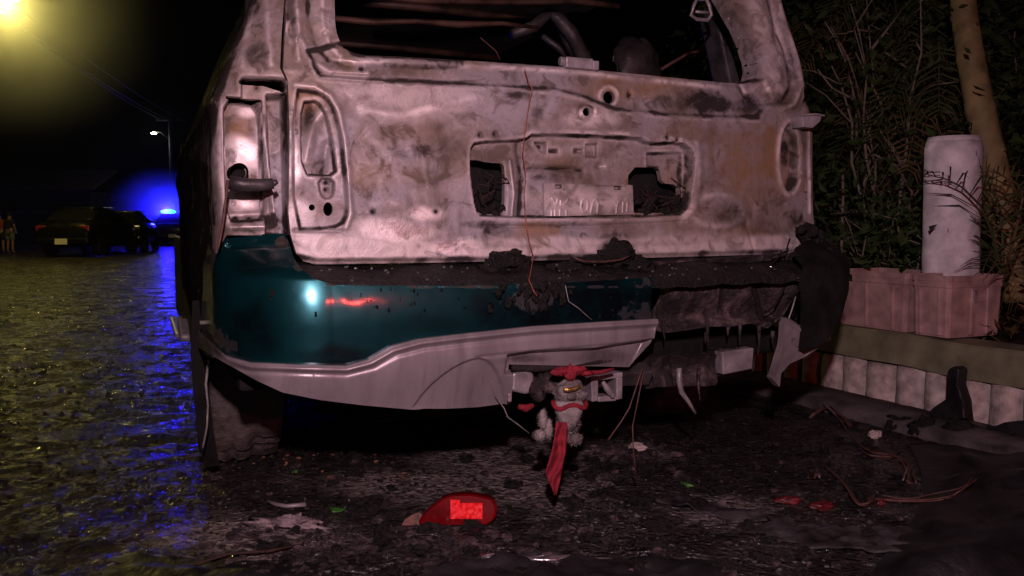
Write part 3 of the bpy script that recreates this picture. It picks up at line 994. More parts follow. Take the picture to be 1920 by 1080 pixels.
# strut bracket hanging inside the window frame
sb = MB()
q = [car_at(x, y, .20) for x, y in ((1308, -6), (1300, 12), (1296, 28), (1306, 36), (1326, 38), (1334, 28), (1330, 10), (1322, -6))]
sb.tube(q + q[:1], .006, 7); q2 = [car_at(x, y, .20) for x, y in ((1304, 22), (1330, 24))]; sb.tube(q2, .005, 6)
q3 = [car_at(x, y, .22) for x, y in ((1316, -40), (1316, 2))]; sb.tube(q3, .016, 8)
sb.build('strut_bracket', M['grey_steel'], suv, True)
# bolts on the rim inside the right window edge
for x, y in ((1366, 35), (1385, 72), (1400, 108), (1404, 125)):
    MB().blob(car_at(x, y, .05), .004, 1, .1, 5).build('bolt', M['grey_steel'], suv, True)

# ---- left rear corner with the empty tail light pocket
q_outer = [(541, -165), (536, -60), (533, 0), (528, 60), (525, 128), (535, 150), (551, 158), (553, 250), (552, 400), (553, 441), (425, 441), (408, 470), (400, 570), (330, 640), (250, 640), (250, -170)]
R1 = chaikin([(452, 146), (528, 149), (541, 160), (547, 300), (548, 450), (500, 450), (496, 436), (440, 430), (424, 410), (416, 300), (414, 186), (452, 182)], 1, True, .15)
R2 = chaikin([(421, 184), (489, 191), (498, 300), (502, 412), (436, 418), (427, 395), (421, 300)], 1, True, .15)
R3 = [(507, 172), (545, 172), (550, 450), (531, 445), (516, 330)]
q_feats = [
    ('recess', [(455, 146), (528, 149), (541, 160), (547, 300), (548, 445), (528, 440), (500, 440), (493, 186), (455, 182)], .060, 4),
    ('recess', R2, .075, 4), ('recess', R3, .075, 5),
    ('line', [(498, 215), (506, 300), (520, 400), (528, 436)], -.014, 4),
    ('line', [(409, 186), (407, 300), (418, 400), (432, 432)], -.008, 7), ('line', [(396, 200), (392, 300), (402, 420)], .010, 5), ('line', [(384, 190), (378, 300), (382, 430)], -.006, 5),
    ('line', [(372, 200), (366, 300), (368, 440)], .010, 4), ('dent', (452, 153), (4, 4), .015), ('dent', (487, 158), (4, 4), .015), ('dent', (470, 40), (20, 60), .012), ('line', [(500, -60), (500, 40), (508, 120)], -.007, 7),
    ('line', [(470, -60), (466, 30), (452, 120)], -.006, 8), ('dent', (447, 411), (5, 5), .02), ('dent', (474, 412), (5, 5), .02), ('dent', (443, 380), (2.5, 2.5), .015), ('line', [(425, 405), (500, 400)], -.008, 5),
    ('line', [(428, 426), (535, 424)], -.010, 5), ('dent', (462, 240), (30, 60), -.006),
]
q_blobs = {'char': [(478, 95, 40, 38, .55), (478, 10, 16, 30, .6), ([(250, -170), (520, -170), (484, 0), (424, 150), (392, 300), (398, 440), (430, 640), (250, 640)], 14, .8), (345, 330, 22, 200, .4), (515, 412, 22, 20, .9), (395, 370, 24, 60, .45), (447, 411, 6, 6, 1), (474, 412, 6, 6, 1), (452, 153, 5, 5, 1), (487, 158, 5, 5, .8), (528, 300, 12, 130, .35), (450, 432, 40, 8, .5)],  # polygon darkens the flank against lamp light; small spots paint the holes' shade
           'rust': [(458, 235, 28, 42, .8), (470, 330, 30, 40, .2), (410, 120, 40, 40, .3)],
           'pale': [(468, 205, 26, 14, .9), (460, 285, 40, 40, .9), (470, 380, 36, 18, .95), (405, 270, 12, 90, .5), (520, 380, 8, 60, .8), (430, 80, 30, 40, .3)]}
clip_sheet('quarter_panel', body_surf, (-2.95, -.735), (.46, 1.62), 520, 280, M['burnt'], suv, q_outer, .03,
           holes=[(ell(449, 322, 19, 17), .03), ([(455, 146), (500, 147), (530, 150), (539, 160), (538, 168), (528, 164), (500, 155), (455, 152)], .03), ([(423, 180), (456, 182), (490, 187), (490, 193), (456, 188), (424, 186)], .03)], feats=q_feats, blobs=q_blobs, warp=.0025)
jm = MB(); jm.prism([car_at(x, y, .30) for x, y in ((470, -120), (575, -120), (575, 120), (585, 470), (430, 470), (420, 140), (455, 120))], (0, .03, 0))
jm.build('door_jamb', M['soot'], suv)
tp = MB()
tp.lathe([(.022, 0), (.022, .08), (.0, .08)], tuple(car_at(449, 322, .11)), 'y', 18)
tp.build('lamp_socket', M['soot'], suv, True)
tp = MB()
a = [car_at(x, y, .045) for x, y in ((430, 342), (455, 346), (490, 347), (512, 344))]
tp.tube(a, [.017, .016, .015, .013], 10); tp.tube([car_at(512, 344, .05), car_at(520, 340, .05)], [.009, .006], 8)
tp.build('harness_tube', M['dark_steel'], suv, True)
tp = MB()
a = [car_at(x, y, .03) for x, y in ((427, 338), (424, 370), (421, 395), (418, 420), (412, 452), (408, 470))]
tp.tube(a, [.004, .003, .0045, .003, .003, .002], 6)
tp.build('burnt_cable', M['dark_wire'], suv, True)

# ---- right rear corner
r_outer = [(1412, -165), (1447, -60), (1468, 0), (1486, 60), (1509, 140), (1513, 183), (1501, 210), (1508, 250), (1513, 350), (1510, 440), (1502, 474), (1535, 474), (1524, 400), (1523, 240), (1548, 217), (1526, 140), (1490, 20), (1440, -165)]
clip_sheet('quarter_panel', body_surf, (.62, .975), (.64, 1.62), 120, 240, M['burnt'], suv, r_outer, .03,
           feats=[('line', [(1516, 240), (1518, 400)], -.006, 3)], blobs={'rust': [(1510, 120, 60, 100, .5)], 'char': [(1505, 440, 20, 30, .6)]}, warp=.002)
tp = MB()
tp.prism([car_at(x, y, .03) for x, y in ((1504, 217), (1542, 216), (1538, 228), (1524, 240), (1506, 238))], (0, .05, 0))
tp.tube([car_at(x, y, .025) for x, y in ((1503, 216), (1530, 214), (1546, 217))], .004, 6)
tp.build('lamp_bracket', M['grey_steel'], suv, bevel=.002)

# ---- bumper
BR = .25
def bump_prof(z):
    return .055 * smooth((.47 - z) / .2) + 1.12 * np.maximum(0, z - .54) ** 2 * (z < .80) + .09 * smooth((z - .655) / .10)
def bumper_surf_off(off=0.0):
    def f(s, t):
        sg = np.sign(s); a = np.abs(s)
        hw = .975 - off; sc = hw - BR + off
        r = BR - off
        ang = np.clip((a - sc) / BR, 0, math.pi / 2)
        tuck = bump_prof(t)
        x = np.where(a <= sc, a, sc + (r - tuck * .05) * np.sin(ang))
        far = np.maximum(0, a - sc - BR * math.pi / 2)
        y0 = -.145 + off + tuck + .035 * (np.minimum(a, sc) / .9) ** 2
        y = y0 + np.where(a <= sc, 0, (r - tuck * .3) * (1 - np.cos(ang))) + far
        return np.stack([sg * x, y, t], -1)
    return f
teal_px = [(335, 470), (425, 440), (536, 438), (541, 450), (550, 482), (562, 500), (586, 522), (626, 534), (700, 536), (900, 535), (1100, 528), (1222, 520), (1221, 606), (1000, 620), (860, 636), (785, 645),
           (738, 658), (698, 682), (650, 694), (560, 692), (450, 688), (395, 670), (330, 640)]
clip_sheet('bumper_cover', bumper_surf_off(0), (-1.72, .50), (.34, .80), 520, 170, M['teal'], suv, teal_px, .02,
           feats=[('line', [(430, 463), (540, 461)], .008, 4), ('line', [(340, 466), (430, 463)], .008, 4), ('line', [(350, 526), (410, 527)], .004, 3), ('recess', [(425, 430), (540, 430), (541, 462), (425, 464)], .02, 6),],
           blobs={'char': [(1005, 548, 58, 36, .9), (960, 530, 60, 12, .6), (390, 640, 60, 60, .8), (370, 500, 50, 100, .75), (1195, 590, 40, 30, .55), (1200, 530, 30, 14, .5), (530, 455, 16, 14, .6), (560, 500, 16, 16, .5), (620, 534, 30, 5, .6), (900, 538, 300, 4, .7)], 'rust': [(1080, 580, 210, 80, .95), (470, 610, 70, 90, .85), (640, 668, 120, 22, .8), (850, 610, 120, 26, .5), (480, 500, 60, 30, .6)]},  # rust entries here are near-black darkening of the paint
           warp=.0006)
trim_px = [(352, 600), (395, 642), (425, 668), (470, 680), (560, 684), (650, 686), (692, 674), (732, 650), (785, 636), (860, 627), (1000, 612), (1140, 603), (1233, 598), (1226, 640), (1192, 692),
           (964, 687), (958, 757), (900, 765), (840, 768), (770, 768), (680, 760), (600, 750), (530, 736), (482, 714), (435, 688), (400, 668), (350, 640)]
clip_sheet('bumper_trim', bumper_surf_off(-.012), (-1.5, .55), (.24, .66), 560, 170, M['trim'], suv, trim_px, .03,
           feats=[('line', [(400, 648), (428, 674), (470, 687), (560, 691), (650, 693), (695, 681), (737, 657), (788, 643), (860, 634), (1000, 619), (1230, 605)], -.009, 5),
                  ('line', [(430, 688), (470, 697), (650, 703), (703, 690), (745, 666), (795, 653), (860, 645), (1000, 630), (1225, 616)], .004, 4),
                  ('recess', chaikin([(768, 775), (800, 730), (840, 696), (878, 676), (908, 671), (930, 690), (945, 730), (950, 775)], 1), .012, 5),
                  ('recess', [(955, 668), (1000, 661), (1120, 655), (1225, 638), (1192, 700), (950, 700)], .035, 9), ('line', [(895, 670), (1000, 660), (1225, 640)], .004, 3), ('line', [(592, 700), (594, 750)], .002, 2)],
           blobs={'char': [(1150, 672, 60, 18, .6), (1215, 640, 14, 40, .4), (1000, 676, 50, 10, .8), (400, 655, 30, 30, .8), (470, 712, 40, 14, .5)]}, warp=.0008)
# charred foam and plastic left along the bumper step
def step_surf(s, t):
    y = .06 - t * .185 + .045 * (s / .85) ** 2
    z = .690 - .030 * t - .030 * t ** 3 + .012 * np.sin(s * 23) * t * (1 - t)
    return np.stack([s, y, z], -1)
clip_sheet('bumper_step', step_surf, (-.86, .93), (0, 1), 320, 40, M['char'], suv, None, .02, warp=.011, fdir=(0, 0, -1))
gs = MB()
for k in range(60):
    p = car_at(random.uniform(600, 1500), random.uniform(500, 530), random.uniform(-.11, -.06))
    gs.blob(p + Vector((0, -.012, .006)), random.uniform(.0012, .0032), k, .7, 3, (1.4, .8, 1), 2)
tag(gs.build('glass_crumbs', M['glass_shard'], suv), kind='stuff')
for px, py, r, sx, sz in ((955, 492, .045, 1.4, .7), (930, 502, .03, 1.5, .8), (1158, 476, .042, 1.1, .9), (1120, 490, .03, 1.6, .6), (1085, 494, .02, 1.4, .8), (1190, 496, .03, 1.2, .8), (1060, 506, .03, 2, .7), (1210, 515, .028, 1, 1)):
    p = car_at(px, py, -.015)
    o = MB().blob(p, r, int(px), .45, 14, (sx, .8, sz), 2.2).build('charred_clump', M['char'], suv, True)
hang = MB()
for k in range(46):
    px = random.gauss(1005, 30); py = 536 + abs(random.gauss(0, 18))
    p = car_at(px, py, -.152)
    hang.blob(p, random.uniform(.004, .011), k, .6, 5, (1, .6, 1.4), 2.5)
for k in range(38):
    px = random.choice((random.gauss(680, 50), random.gauss(880, 90), random.gauss(1150, 60))); py = random.uniform(538, 596)
    hang.blob(car_at(px, py, -.146), random.uniform(.0012, .0034), k, .5, 4, (1, .7, 1.1), 2.5)
tag(hang.build('melted_residue', M['char'], suv, True), kind='stuff')

# scorched steel beam that shows where the cover has burnt away
def beam_surf(off):
    def f(s, t):
        return np.stack([s, off + .05 * (s / .9) ** 2 + .02 * np.sin(t * 40), t], -1)
    return f
clip_sheet('bumper_beam', beam_surf(-.045), (.25, .95), (.44, .74), 240, 120, M['ashy'], suv,
           [(1216, 492), (1300, 487), (1420, 480), (1500, 476), (1516, 500), (1496, 545), (1462, 600), (1440, 616), (1400, 606), (1370, 612), (1330, 612), (1290, 620), (1252, 624), (1226, 622), (1218, 560)], .05,
           feats=[('line', [(1225, 620), (1330, 600), (1440, 605)], -.015, 8), ('line', [(1240, 500), (1300, 515), (1340, 500)], .012, 8), ('line', [(1400, 530), (1410, 600)], -.015, 6), ('line', [(1420, 520), (1440, 590)], .02, 8), ('line', [(1340, 530), (1345, 605)], -.008, 8), ('dent', (1290, 560), (30, 30), -.01)],
           blobs={}, warp=.012)
clip_sheet('cross_member', beam_surf(-.02), (.20, .95), (.24, .54), 200, 110, M['ashy'], suv,
           [(1188, 700), (1225, 672), (1262, 664), (1300, 672), (1352, 664), (1352, 655), (1420, 652), (1414, 696), (1350, 706), (1340, 722), (1230, 726), (1190, 732)], .06,
           feats=[('line', [(1225, 672), (1230, 722)], .012, 5), ('line', [(1262, 664), (1268, 722)], .014, 6), ('line', [(1310, 664), (1318, 718)], -.012, 8), ('line', [(1352, 650), (1350, 710)], .016, 4)], blobs={}, warp=.009)
tp = MB()
tp.prism([car_at(x, y, -.03) for x, y in ((1354, 660), (1414, 652), (1411, 692), (1356, 703))], (0, .04, 0))
tp.build('tow_plate', M['grey_steel'], suv, bevel=.004)
drips = MB()
for k in range(9):
    px = random.uniform(1225, 1470); y0 = random.uniform(600, 625)
    if random.random() < .4: y0 = random.uniform(690, 715)
    L = random.uniform(14, 60)
    a, b, c = car_at(px, y0, -.05), car_at(px + random.uniform(-2, 2), y0 + L * .5, -.05), car_at(px + random.uniform(-3, 4), y0 + L, -.055)
    drips.tube([a, b, c], [.007, .004, .002], 6)
tag(drips.build('melted_drips', M['ashy'], suv, True), kind='stuff')
tp = MB(); tp.tube([car_at(x, y, -.06) for x, y in ((1273, 690), (1273, 715), (1278, 735), (1292, 755), (1304, 775))], [.008, .009, .008, .006, .004], 8)
tp.build('hanging_strap', M['pale_wire'], suv, True)

# right bumper end and what is left of its trim
clip_sheet('bumper_end', bumper_surf_off(-.045), (.66, 1.45), (.36, .80), 200, 120, M['soot'], suv,
           [(1498, 476), (1520, 452), (1556, 446), (1582, 462), (1594, 492), (1592, 545), (1578, 595), (1552, 640), (1505, 660), (1468, 640), (1486, 600), (1512, 545), (1518, 502)], .03, feats=[], blobs={}, warp=.0035)
clip_sheet('bumper_trim', bumper_surf_off(-.012), (.60, 1.06), (.28, .62), 200, 120, M['trim'], suv,
           [(1440, 604), (1462, 592), (1480, 598), (1500, 612), (1564, 602), (1556, 636), (1510, 668), (1480, 682), (1464, 700), (1462, 726), (1450, 712), (1438, 690), (1434, 640)], .025,
           feats=[('line', [(1462, 592), (1482, 608), (1505, 622), (1562, 612)], -.008, 4), ('dent', (1451, 655), (8, 10), .03), ('line', [(1490, 640), (1510, 660)], .008, 4)],
           blobs={'char': [(1450, 655, 12, 12, 1), (1445, 690, 16, 30, .6), (1530, 640, 40, 20, .5)]}, warp=.006, largest=True)
tp = MB()
for k in range(16):
    a = car_at(random.uniform(1445, 1500), random.uniform(440, 620), -.08); b = a + Vector((random.uniform(-.07, .07), random.uniform(-.02, .02), random.uniform(-.10, .06)))
    tp.tube([a, (a + b) / 2 + Vector((random.uniform(-.02, .02), -.01, random.uniform(-.02, .02))), b], random.uniform(.0012, .003), 5)
for k in range(14):
    p = car_at(random.uniform(1500, 1560), random.uniform(430, 480), random.uniform(-.05, .05)); tp.blob(p, random.uniform(.01, .03), k, .5, 6)
tag(tp.build('charred_debris', M['char'], suv, True), kind='stuff')

# ---- tow hitch
hp = MB()
a, b = car_at(955, 712, -.03), car_at(1215, 700, -.03)
hp.tube([a, b], .035, 4)
hp.build('hitch_bar', M['dark_steel'], suv, bevel=.004)
hp = MB(); hp.prism([car_at(x, y, -.10) for x, y in ((962, 700), (992, 694), (1002, 702), (1000, 732), (988, 740), (960, 734))], (0, .06, 0)); hp.build('hitch_bracket', M['grey_steel'], suv, bevel=.006)
hp = MB()
for quad in (((1108, 706), (1122, 704), (1122, 752), (1110, 754)), ((1122, 704), (1168, 698), (1168, 708), (1122, 714)), ((1156, 708), (1168, 708), (1167, 748), (1156, 750)), ((1122, 744), (1156, 742), (1156, 752), (1122, 754))):
    hp.prism([car_at(x, y, -.10) for x, y in quad], (0, .05, 0))
hp.tube([car_at(x, y, -.11) for x, y in ((1130, 716), (1138, 728), (1150, 744))], [.006, .01, .008], 7)
hp.build('hitch_socket', M['grey_steel'], suv, bevel=.003)
hp = MB()
for k in range(10):
    hp.blob(car_at(random.uniform(1000, 1050), random.uniform(695, 740), -.09), random.uniform(.012, .024), k, .4, 7)
hp.build('hitch_coupling', M['ashy'], suv, True)
hp = MB(); hp.tube([car_at(x, y, -.10) for x, y in ((960, 688), (1010, 690), (1060, 684), (1120, 676), (1185, 664))], [.010, .012, .010, .014, .012], 8); hp.build('hitch_rail', M['ashy'], suv, True)

# ---- hull: side, roof, floor, wheels
hm = MB()
hm.box((-.935, 2.25, .52), (.05, 1.65, .42)); hm.box((.955, 1.75, .80), (.03, 2.9, .62))
for yy, ww in ((.55, .10), (1.55, .09), (2.75, .08)):
    hm.box((.90, yy, 1.34), (.05, ww, .56), Matrix.Rotation(-.28, 3, 'Y'))
hm.build('body_side', M['dark_steel'], suv, bevel=.008)
hm = MB()
hm.box((0, 1.78, 1.70), (1.26, 3.0, .03)); hm.box((0, .30, 1.645), (1.36, .05, .10)); hm.build('roof', M['dark_steel'], suv, bevel=.01)
for yy in (.65, 1.3, 2.1):
    MB().tube([(-.62, yy, 1.665), (0, yy, 1.675), (.62, yy, 1.665)], .018, 6).build('roof_bow', M['brown_rail'], suv, True)
hm = MB(); hm.box((0, 1.75, .40), (1.84, 3.35, .06)); hm.box((0, 3.35, .85), (1.8, .1, .85)); hm.box((0, .75, .25), (.9, .35, .22)); hm.box((0, 2.6, .24), (1.5, 1.6, .30)); hm.box((-.86, 2.35, .27), (.08, 1.4, .24))
hm.build('floor_pan', M['soot'], suv, bevel=.01)
hm = MB(); hm.tube([(-.8, .95, .27), (0, .95, .25), (.8, .95, .27)], .045, 10); hm.blob((0, .95, .25), .12, 3, .1, 8); hm.build('rear_axle', M['soot'], suv, True)
def wheel(x):
    m = MB()
    prof = [(.17, -.11), (.25, -.125), (.295, -.115), (.308, -.09), (.311, -.06), (.312, -.045), (.312, -.033), (.312, -.02), (.312, 0), (.312, .02), (.312, .033), (.312, .045), (.311, .06), (.308, .09), (.295, .115), (.25, .125), (.17, .11)]
    m.lathe(prof, (x, .95, .295), 'x', 96)
    P = np.array(m.v); nn = fbm(P, 14, 3, 5) * .013 + np.abs(np.sin(np.arctan2(P[:, 2] - .295, P[:, 1] - .95) * 22 + 3 * np.sign(P[:, 0] - x))) * .014 - .016 * np.exp(-((np.abs(P[:, 0] - x) - .035) / .012) ** 2)
    d = P - np.array([x, .95, .295]); d[:, 0] = 0; d /= np.linalg.norm(d, axis=1)[:, None] + 1e-9
    P += d * nn[:, None]; P[:, 2] = np.where(P[:, 2] < .035, .012 + P[:, 2] * .3, P[:, 2])
    m.v = [tuple(p) for p in P]
    w_ = m.build('wheel', M['rubber'], suv, True)
    r = MB(); r.lathe([(.0, -.04), (.07, -.05), (.09, -.03), (.15, -.03), (.172, -.09), (.175, .09), (.0, .09)], (x, .95, .295), 'x', 24); r.build('rim', M['dark_steel'], w_, True)
wheel(-.845); wheel(.845)
hm = MB()
ax = car_at(372, 600, .60)
pts = [(-.985, .58, .56), (-.995, .57, .40), (-.99, .56, .28), (-.98, .57, .16), (-.965, .59, .05)]
vs = []
for p in pts: vs += [(p[0] - .012, p[1], p[2]), (p[0] + .034, p[1] + .012, p[2]), (p[0] + .034, p[1] + .025, p[2]), (p[0] - .012, p[1] + .015, p[2])]
fs = [(i * 4 + k, i * 4 + (k + 1) % 4, i * 4 + 4 + (k + 1) % 4, i * 4 + 4 + k) for i in range(4) for k in range(4)] + [(3, 2, 1, 0), (16, 17, 18, 19)]
hm.add(vs, fs).build('mud_flap', M['soot'], suv)
hm = MB(); hm.tube([car_at(x, y, .42) for x, y in ((398, 600), (400, 640), (390, 680), (386, 720), (390, 760), (388, 800), (380, 840))], [.007, .006, .004, .004, .003, .003, .003], 7)
hm.box(car_at(394, 604, .42), (.055, .02, .008)); hm.blob(car_at(398, 616, .42), .010, 2, .2, 6); hm.build('brake_hose', M['pale_wire'], suv, True)
hm = MB(); hm.box((-.985, 2.0, .33), (.06, .75, .025)); hm.box((-.985, 1.50, .37), (.04, .18, .035), Matrix.Rotation(.3, 3, 'X')); hm.build('running_board', M['grey_steel'], suv, bevel=.012)

# ---- burnt cabin seen through the rear window
def cabin(name, pts, y, r, mat, n=8):
    return MB().tube([car_at(x, yy, y if not isinstance(y, (list, tuple)) else y[i]) for i, (x, yy) in enumerate(pts)], r, n).build(name, mat, suv, True)
cabin('cross_rail', [(600, 32), (700, 42), (780, 40), (860, 46), (940, 44), (1010, 52)], .55, [.009, .011, .008, .012, .008, .006], M['brown_rail'])
cabin('roof_rail', [(700, -6), (800, 2), (960, 4), (1080, 2), (1160, 12)], .8, [.012] * 5, M['brown_rail'])
cabin('seat_frame', [(960, 64), (1000, 50), (1028, 24), (1046, 34), (1070, 60), (1100, 118)], 1.0, [.020, .024, .022, .026, .030, .030], M['dark_steel'])
cabin('seat_frame', [(1010, 62), (1050, 92), (1080, 122)], 1.3, [.012, .016, .016], M['dark_steel'])
hm = MB(); hm.prism([car_at(x, y, 1.05) for x, y in ((1040, 30), (1062, 34), (1085, 62), (1118, 122), (1088, 124), (1064, 84))], (0, .03, 0)); hm.build('seat_panel', M['dark_steel'], suv, bevel=.005)
hm = MB(); hm.blob(car_at(1196, 118, 1.7), .13, 4, .25, 14, (1.0, .5, .95)); hm.build('headrest_shell', M['dark_steel'], suv, True)
cabin('belt_strap', [(1240, 130), (1290, 100), (1330, 92)], 1.2, [.008, .007, .006], M['dark_wire'])
cabin('belt_strap', [(900, 70), (930, 96), (938, 112)], .6, [.002, .002, .002], M['dark_wire'], 5)

# ---- thin wires
def wire(name, pts, r, mat, label, group=None, n=6):
    o = MB().tube(pts, r, n).build(name, mat, None, True)
    tag(o, label, 'wire', group)
    return o
def cw(px, py, y):
    p = car_at(px, py, y); q = car2world(np.array([p])); return Vector(q[0])
wp = [(984, 130, .02), (991, 155, .0), (998, 165, -.01), (990, 205, -.012), (985, 240, -.012), (980, 280, -.012), (984, 305, -.012), (986, 330, -.012), (983, 360, -.012), (985, 400, -.012), (988, 430, -.012), (994, 460, -.012), (1000, 480, -.03), (996, 505, -.08), (992, 525, -.155), (1000, 545, -.165), (1008, 556, -.165)]
spl = [cw(*p) for p in wp]
wire('orange_wire', spl, .0013, M['red_wire'], 'thin orange wire hanging down the middle of the burnt tailgate')
wire('scorched_wire', [cw(x, y, -.07) for x, y in ((1078, 484), (1095, 490), (1130, 491), (1165, 487), (1180, 480))], .0025, M['dark_wire'], 'short brown wire lying along the charred bumper step under the tailgate')
wire('grey_wire', [cw(x, y, -.11) for x, y in ((1492, 556), (1485, 580), (1478, 600), (1474, 612))], .0024, M['pale_wire'], 'short pale wire stuck on the scorched bumper corner beside the crates')
wire('thin_wire', [cw(x, y, -.165) for x, y in ((1060, 535), (1066, 565), (1085, 578), (1098, 590), (1110, 600))], .0011, M['pale_wire'], 'hair thin grey wire stuck on the teal bumper cover')
wire('loose_strand', [cw(x, y, -.12) for x, y in ((905, 640), (915, 690), (930, 745), (945, 765), (952, 782), (970, 795), (992, 812))], .0016, M['pale_wire'], 'thin pale wire dangling under the grey trim beside the red ribbon', 'loose strands hanging under the bumper')
wire('loose_strand', [cw(x, y, -.10) for x, y in ((1205, 690), (1195, 720), (1180, 765), (1165, 790), (1140, 825))], .0022, M['dark_wire'], 'dark wire slanting down to the road just right of the hitch', 'loose strands hanging under the bumper')
wire('loose_strand', [cw(x, y, -.12) for x, y in ((1206, 700), (1196, 750), (1186, 800), (1188, 850), (1193, 890))], .0020, M['dark_wire'], 'dark wire hanging straight to the road under the trim corner', 'loose strands hanging under the bumper')

# ================================================================== BUNDLE with red ribbon on the hitch
HY = -.175
hb = empty('hanging_bundle', tuple(cw(1068, 690, HY)), YAW)
tag(hb, 'grey soft bundle tied with a long red ribbon and hanging from the tow hitch', 'ornament')
org = car_at(1068, 690, HY)
def hl(px, py, dy=0.0): return car_at(px, py, HY + dy) - org
m = MB(); m.blob(hl(1068, 736), .036, 2, .22, 16, (1.15, .9, .9), 2.2); m.build('head', M['head_plush'], hb, True)
m = MB(); m.lathe([(.001, 0), (.012, .004), (.024, .022), (.036, .05), (.041, .068), (.034, .080), (.001, .085)], tuple(hl(1066, 808)), 'z', 20); m.build('body', M['grey_plush'], hb, True)
for px, py, rx, rz in ((1018, 786, .011, .026), (1028, 804, .011, .027), (1012, 816, .016, .015), (1078, 822, .017, .017), (1062, 818, .012, .014)):
    m = MB(); m.blob(hl(px, py, .01), 1, int(px), .06, 10, (rx, rx, rz)); m.build('paw', M['grey_plush'] if px < 1040 else M['dark_plush'], hb, True)
m = MB()
P = ell(0, 0, .044, .038, 22)
m.tube([hl(1068, 758) + Vector((a, b, -.006 * math.cos(i))) for i, (a, b) in enumerate(P)] + [hl(1068, 758) + Vector((P[0][0], P[0][1], 0))], .0065, 7); m.build('ribbon_band', M['red_cloth'], hb, True)
m = MB()
for px, py, r_, sx, sz in ((1056, 696, .018, 1.3, .6), (1082, 694, .017, 1.4, .65), (1070, 698, .018, 1, 1), (1044, 698, .014, 1.2, .7), (1100, 700, .012, 1.4, .6)):
    m.blob(hl(px, py, -.01), r_, int(px), .35, 12, (sx, .7, sz), 2.4)
m.tube([hl(x, y, .0) for x, y in ((1100, 700), (1125, 698), (1150, 692))], [.007, .006, .004], 7)
m.build('bow', M['red_cloth'], hb, True)
m = MB()
m.tube([hl(x, y, -.012) for x, y in ((1000, 760), (985, 766), (972, 762))], [.006, .010, .006], 7); m.build('ribbon_end', M['red_cloth'], hb, True)
# long ribbon: a folded strip of cloth
vs, fs = [], []
rows = 40
for i in range(rows + 1):
    t = i / rows
    py = 792 + (928 - 792) * t
    cx = 1052 - 14 * t + 3 * math.sin(t * 7)
    hw_ = 11 + 6 * t - (15 * max(0, (t - .7) / .3))
    for k in range(13):
        u = k / 12 * 2 - 1
        p = hl(cx + u * hw_, py, -.02 + .007 * math.sin(u * 3.6 + t * 5 + 1.5 * math.sin(t * 9)) + .005 * float(vnoise(np.array([[u * 2.2, t * 9, 1.0]]), 1, 8)[0]) + (-.03 * max(0, t - .8)))
        vs.append(p)
for i in range(rows):
    for k in range(12):
        fs.append((i * 13 + k, i * 13 + k + 1, i * 13 + 14 + k, i * 13 + 13 + k))
o = MB().add(vs, fs).build('ribbon', M['red_cloth'], hb, True)
sd = o.modifiers.new('thick', 'SOLIDIFY'); sd.thickness = .0015
m = MB()
m.tube([hl(x, y, -.04) for x, y in ((1058, 730), (1066, 731), (1078, 729), (1087, 724))], [.005, .006, .006, .005], 7); m.build('gold_clasp', M['brass'], hb, True)
m = MB(); m.blob(hl(1072, 743, -.035), .012, 3, .1, 10, (1.2, .6, .8)); m.build('muzzle', M['dark_plush'], hb, True)
fv, ff = [], []
rnd = random.Random(21)
for c_, r_, n_ in ((hl(1068, 736), (.040, .032, .031), 900), (hl(1066, 790), (.030, .028, .030), 700), (hl(1018, 786, .01), (.011, .011, .026), 220), (hl(1028, 804, .01), (.011, .011, .027), 220), (hl(1012, 816, .01), (.016, .016, .015), 220), (hl(1078, 822, .01), (.017, .017, .017), 220), (hl(1062, 818, .01), (.012, .012, .014), 120)):
    for k in range(n_):
        d = Vector((rnd.gauss(0, 1), rnd.gauss(0, 1), rnd.gauss(0, 1))).normalized()
        p = c_ + Vector((d.x * r_[0], d.y * r_[1], d.z * r_[2])) * .97
        q = (d + Vector((rnd.gauss(0, .6), rnd.gauss(0, .6), -.5 + rnd.gauss(0, .5)))).normalized() * rnd.uniform(.004, .010)
        s_ = d.cross(q).normalized() * .0011
        b_ = len(fv); fv += [p - s_, p + s_, p + q]; ff.append((b_, b_ + 1, b_ + 2))
tag(mesh_obj('fur', fv, ff, M['head_plush'], hb, False), kind='stuff')
m = MB(); m.box(hl(955, 745, .03), (.010, .01, .022)); o = m.build('plastic_clip', M['paper'], None, bevel=.002); o.location = hb.location; o.rotation_euler = (0, 0, YAW)
tag(o, 'tiny pale plastic clip at the lower corner of the bumper notch', 'clip')

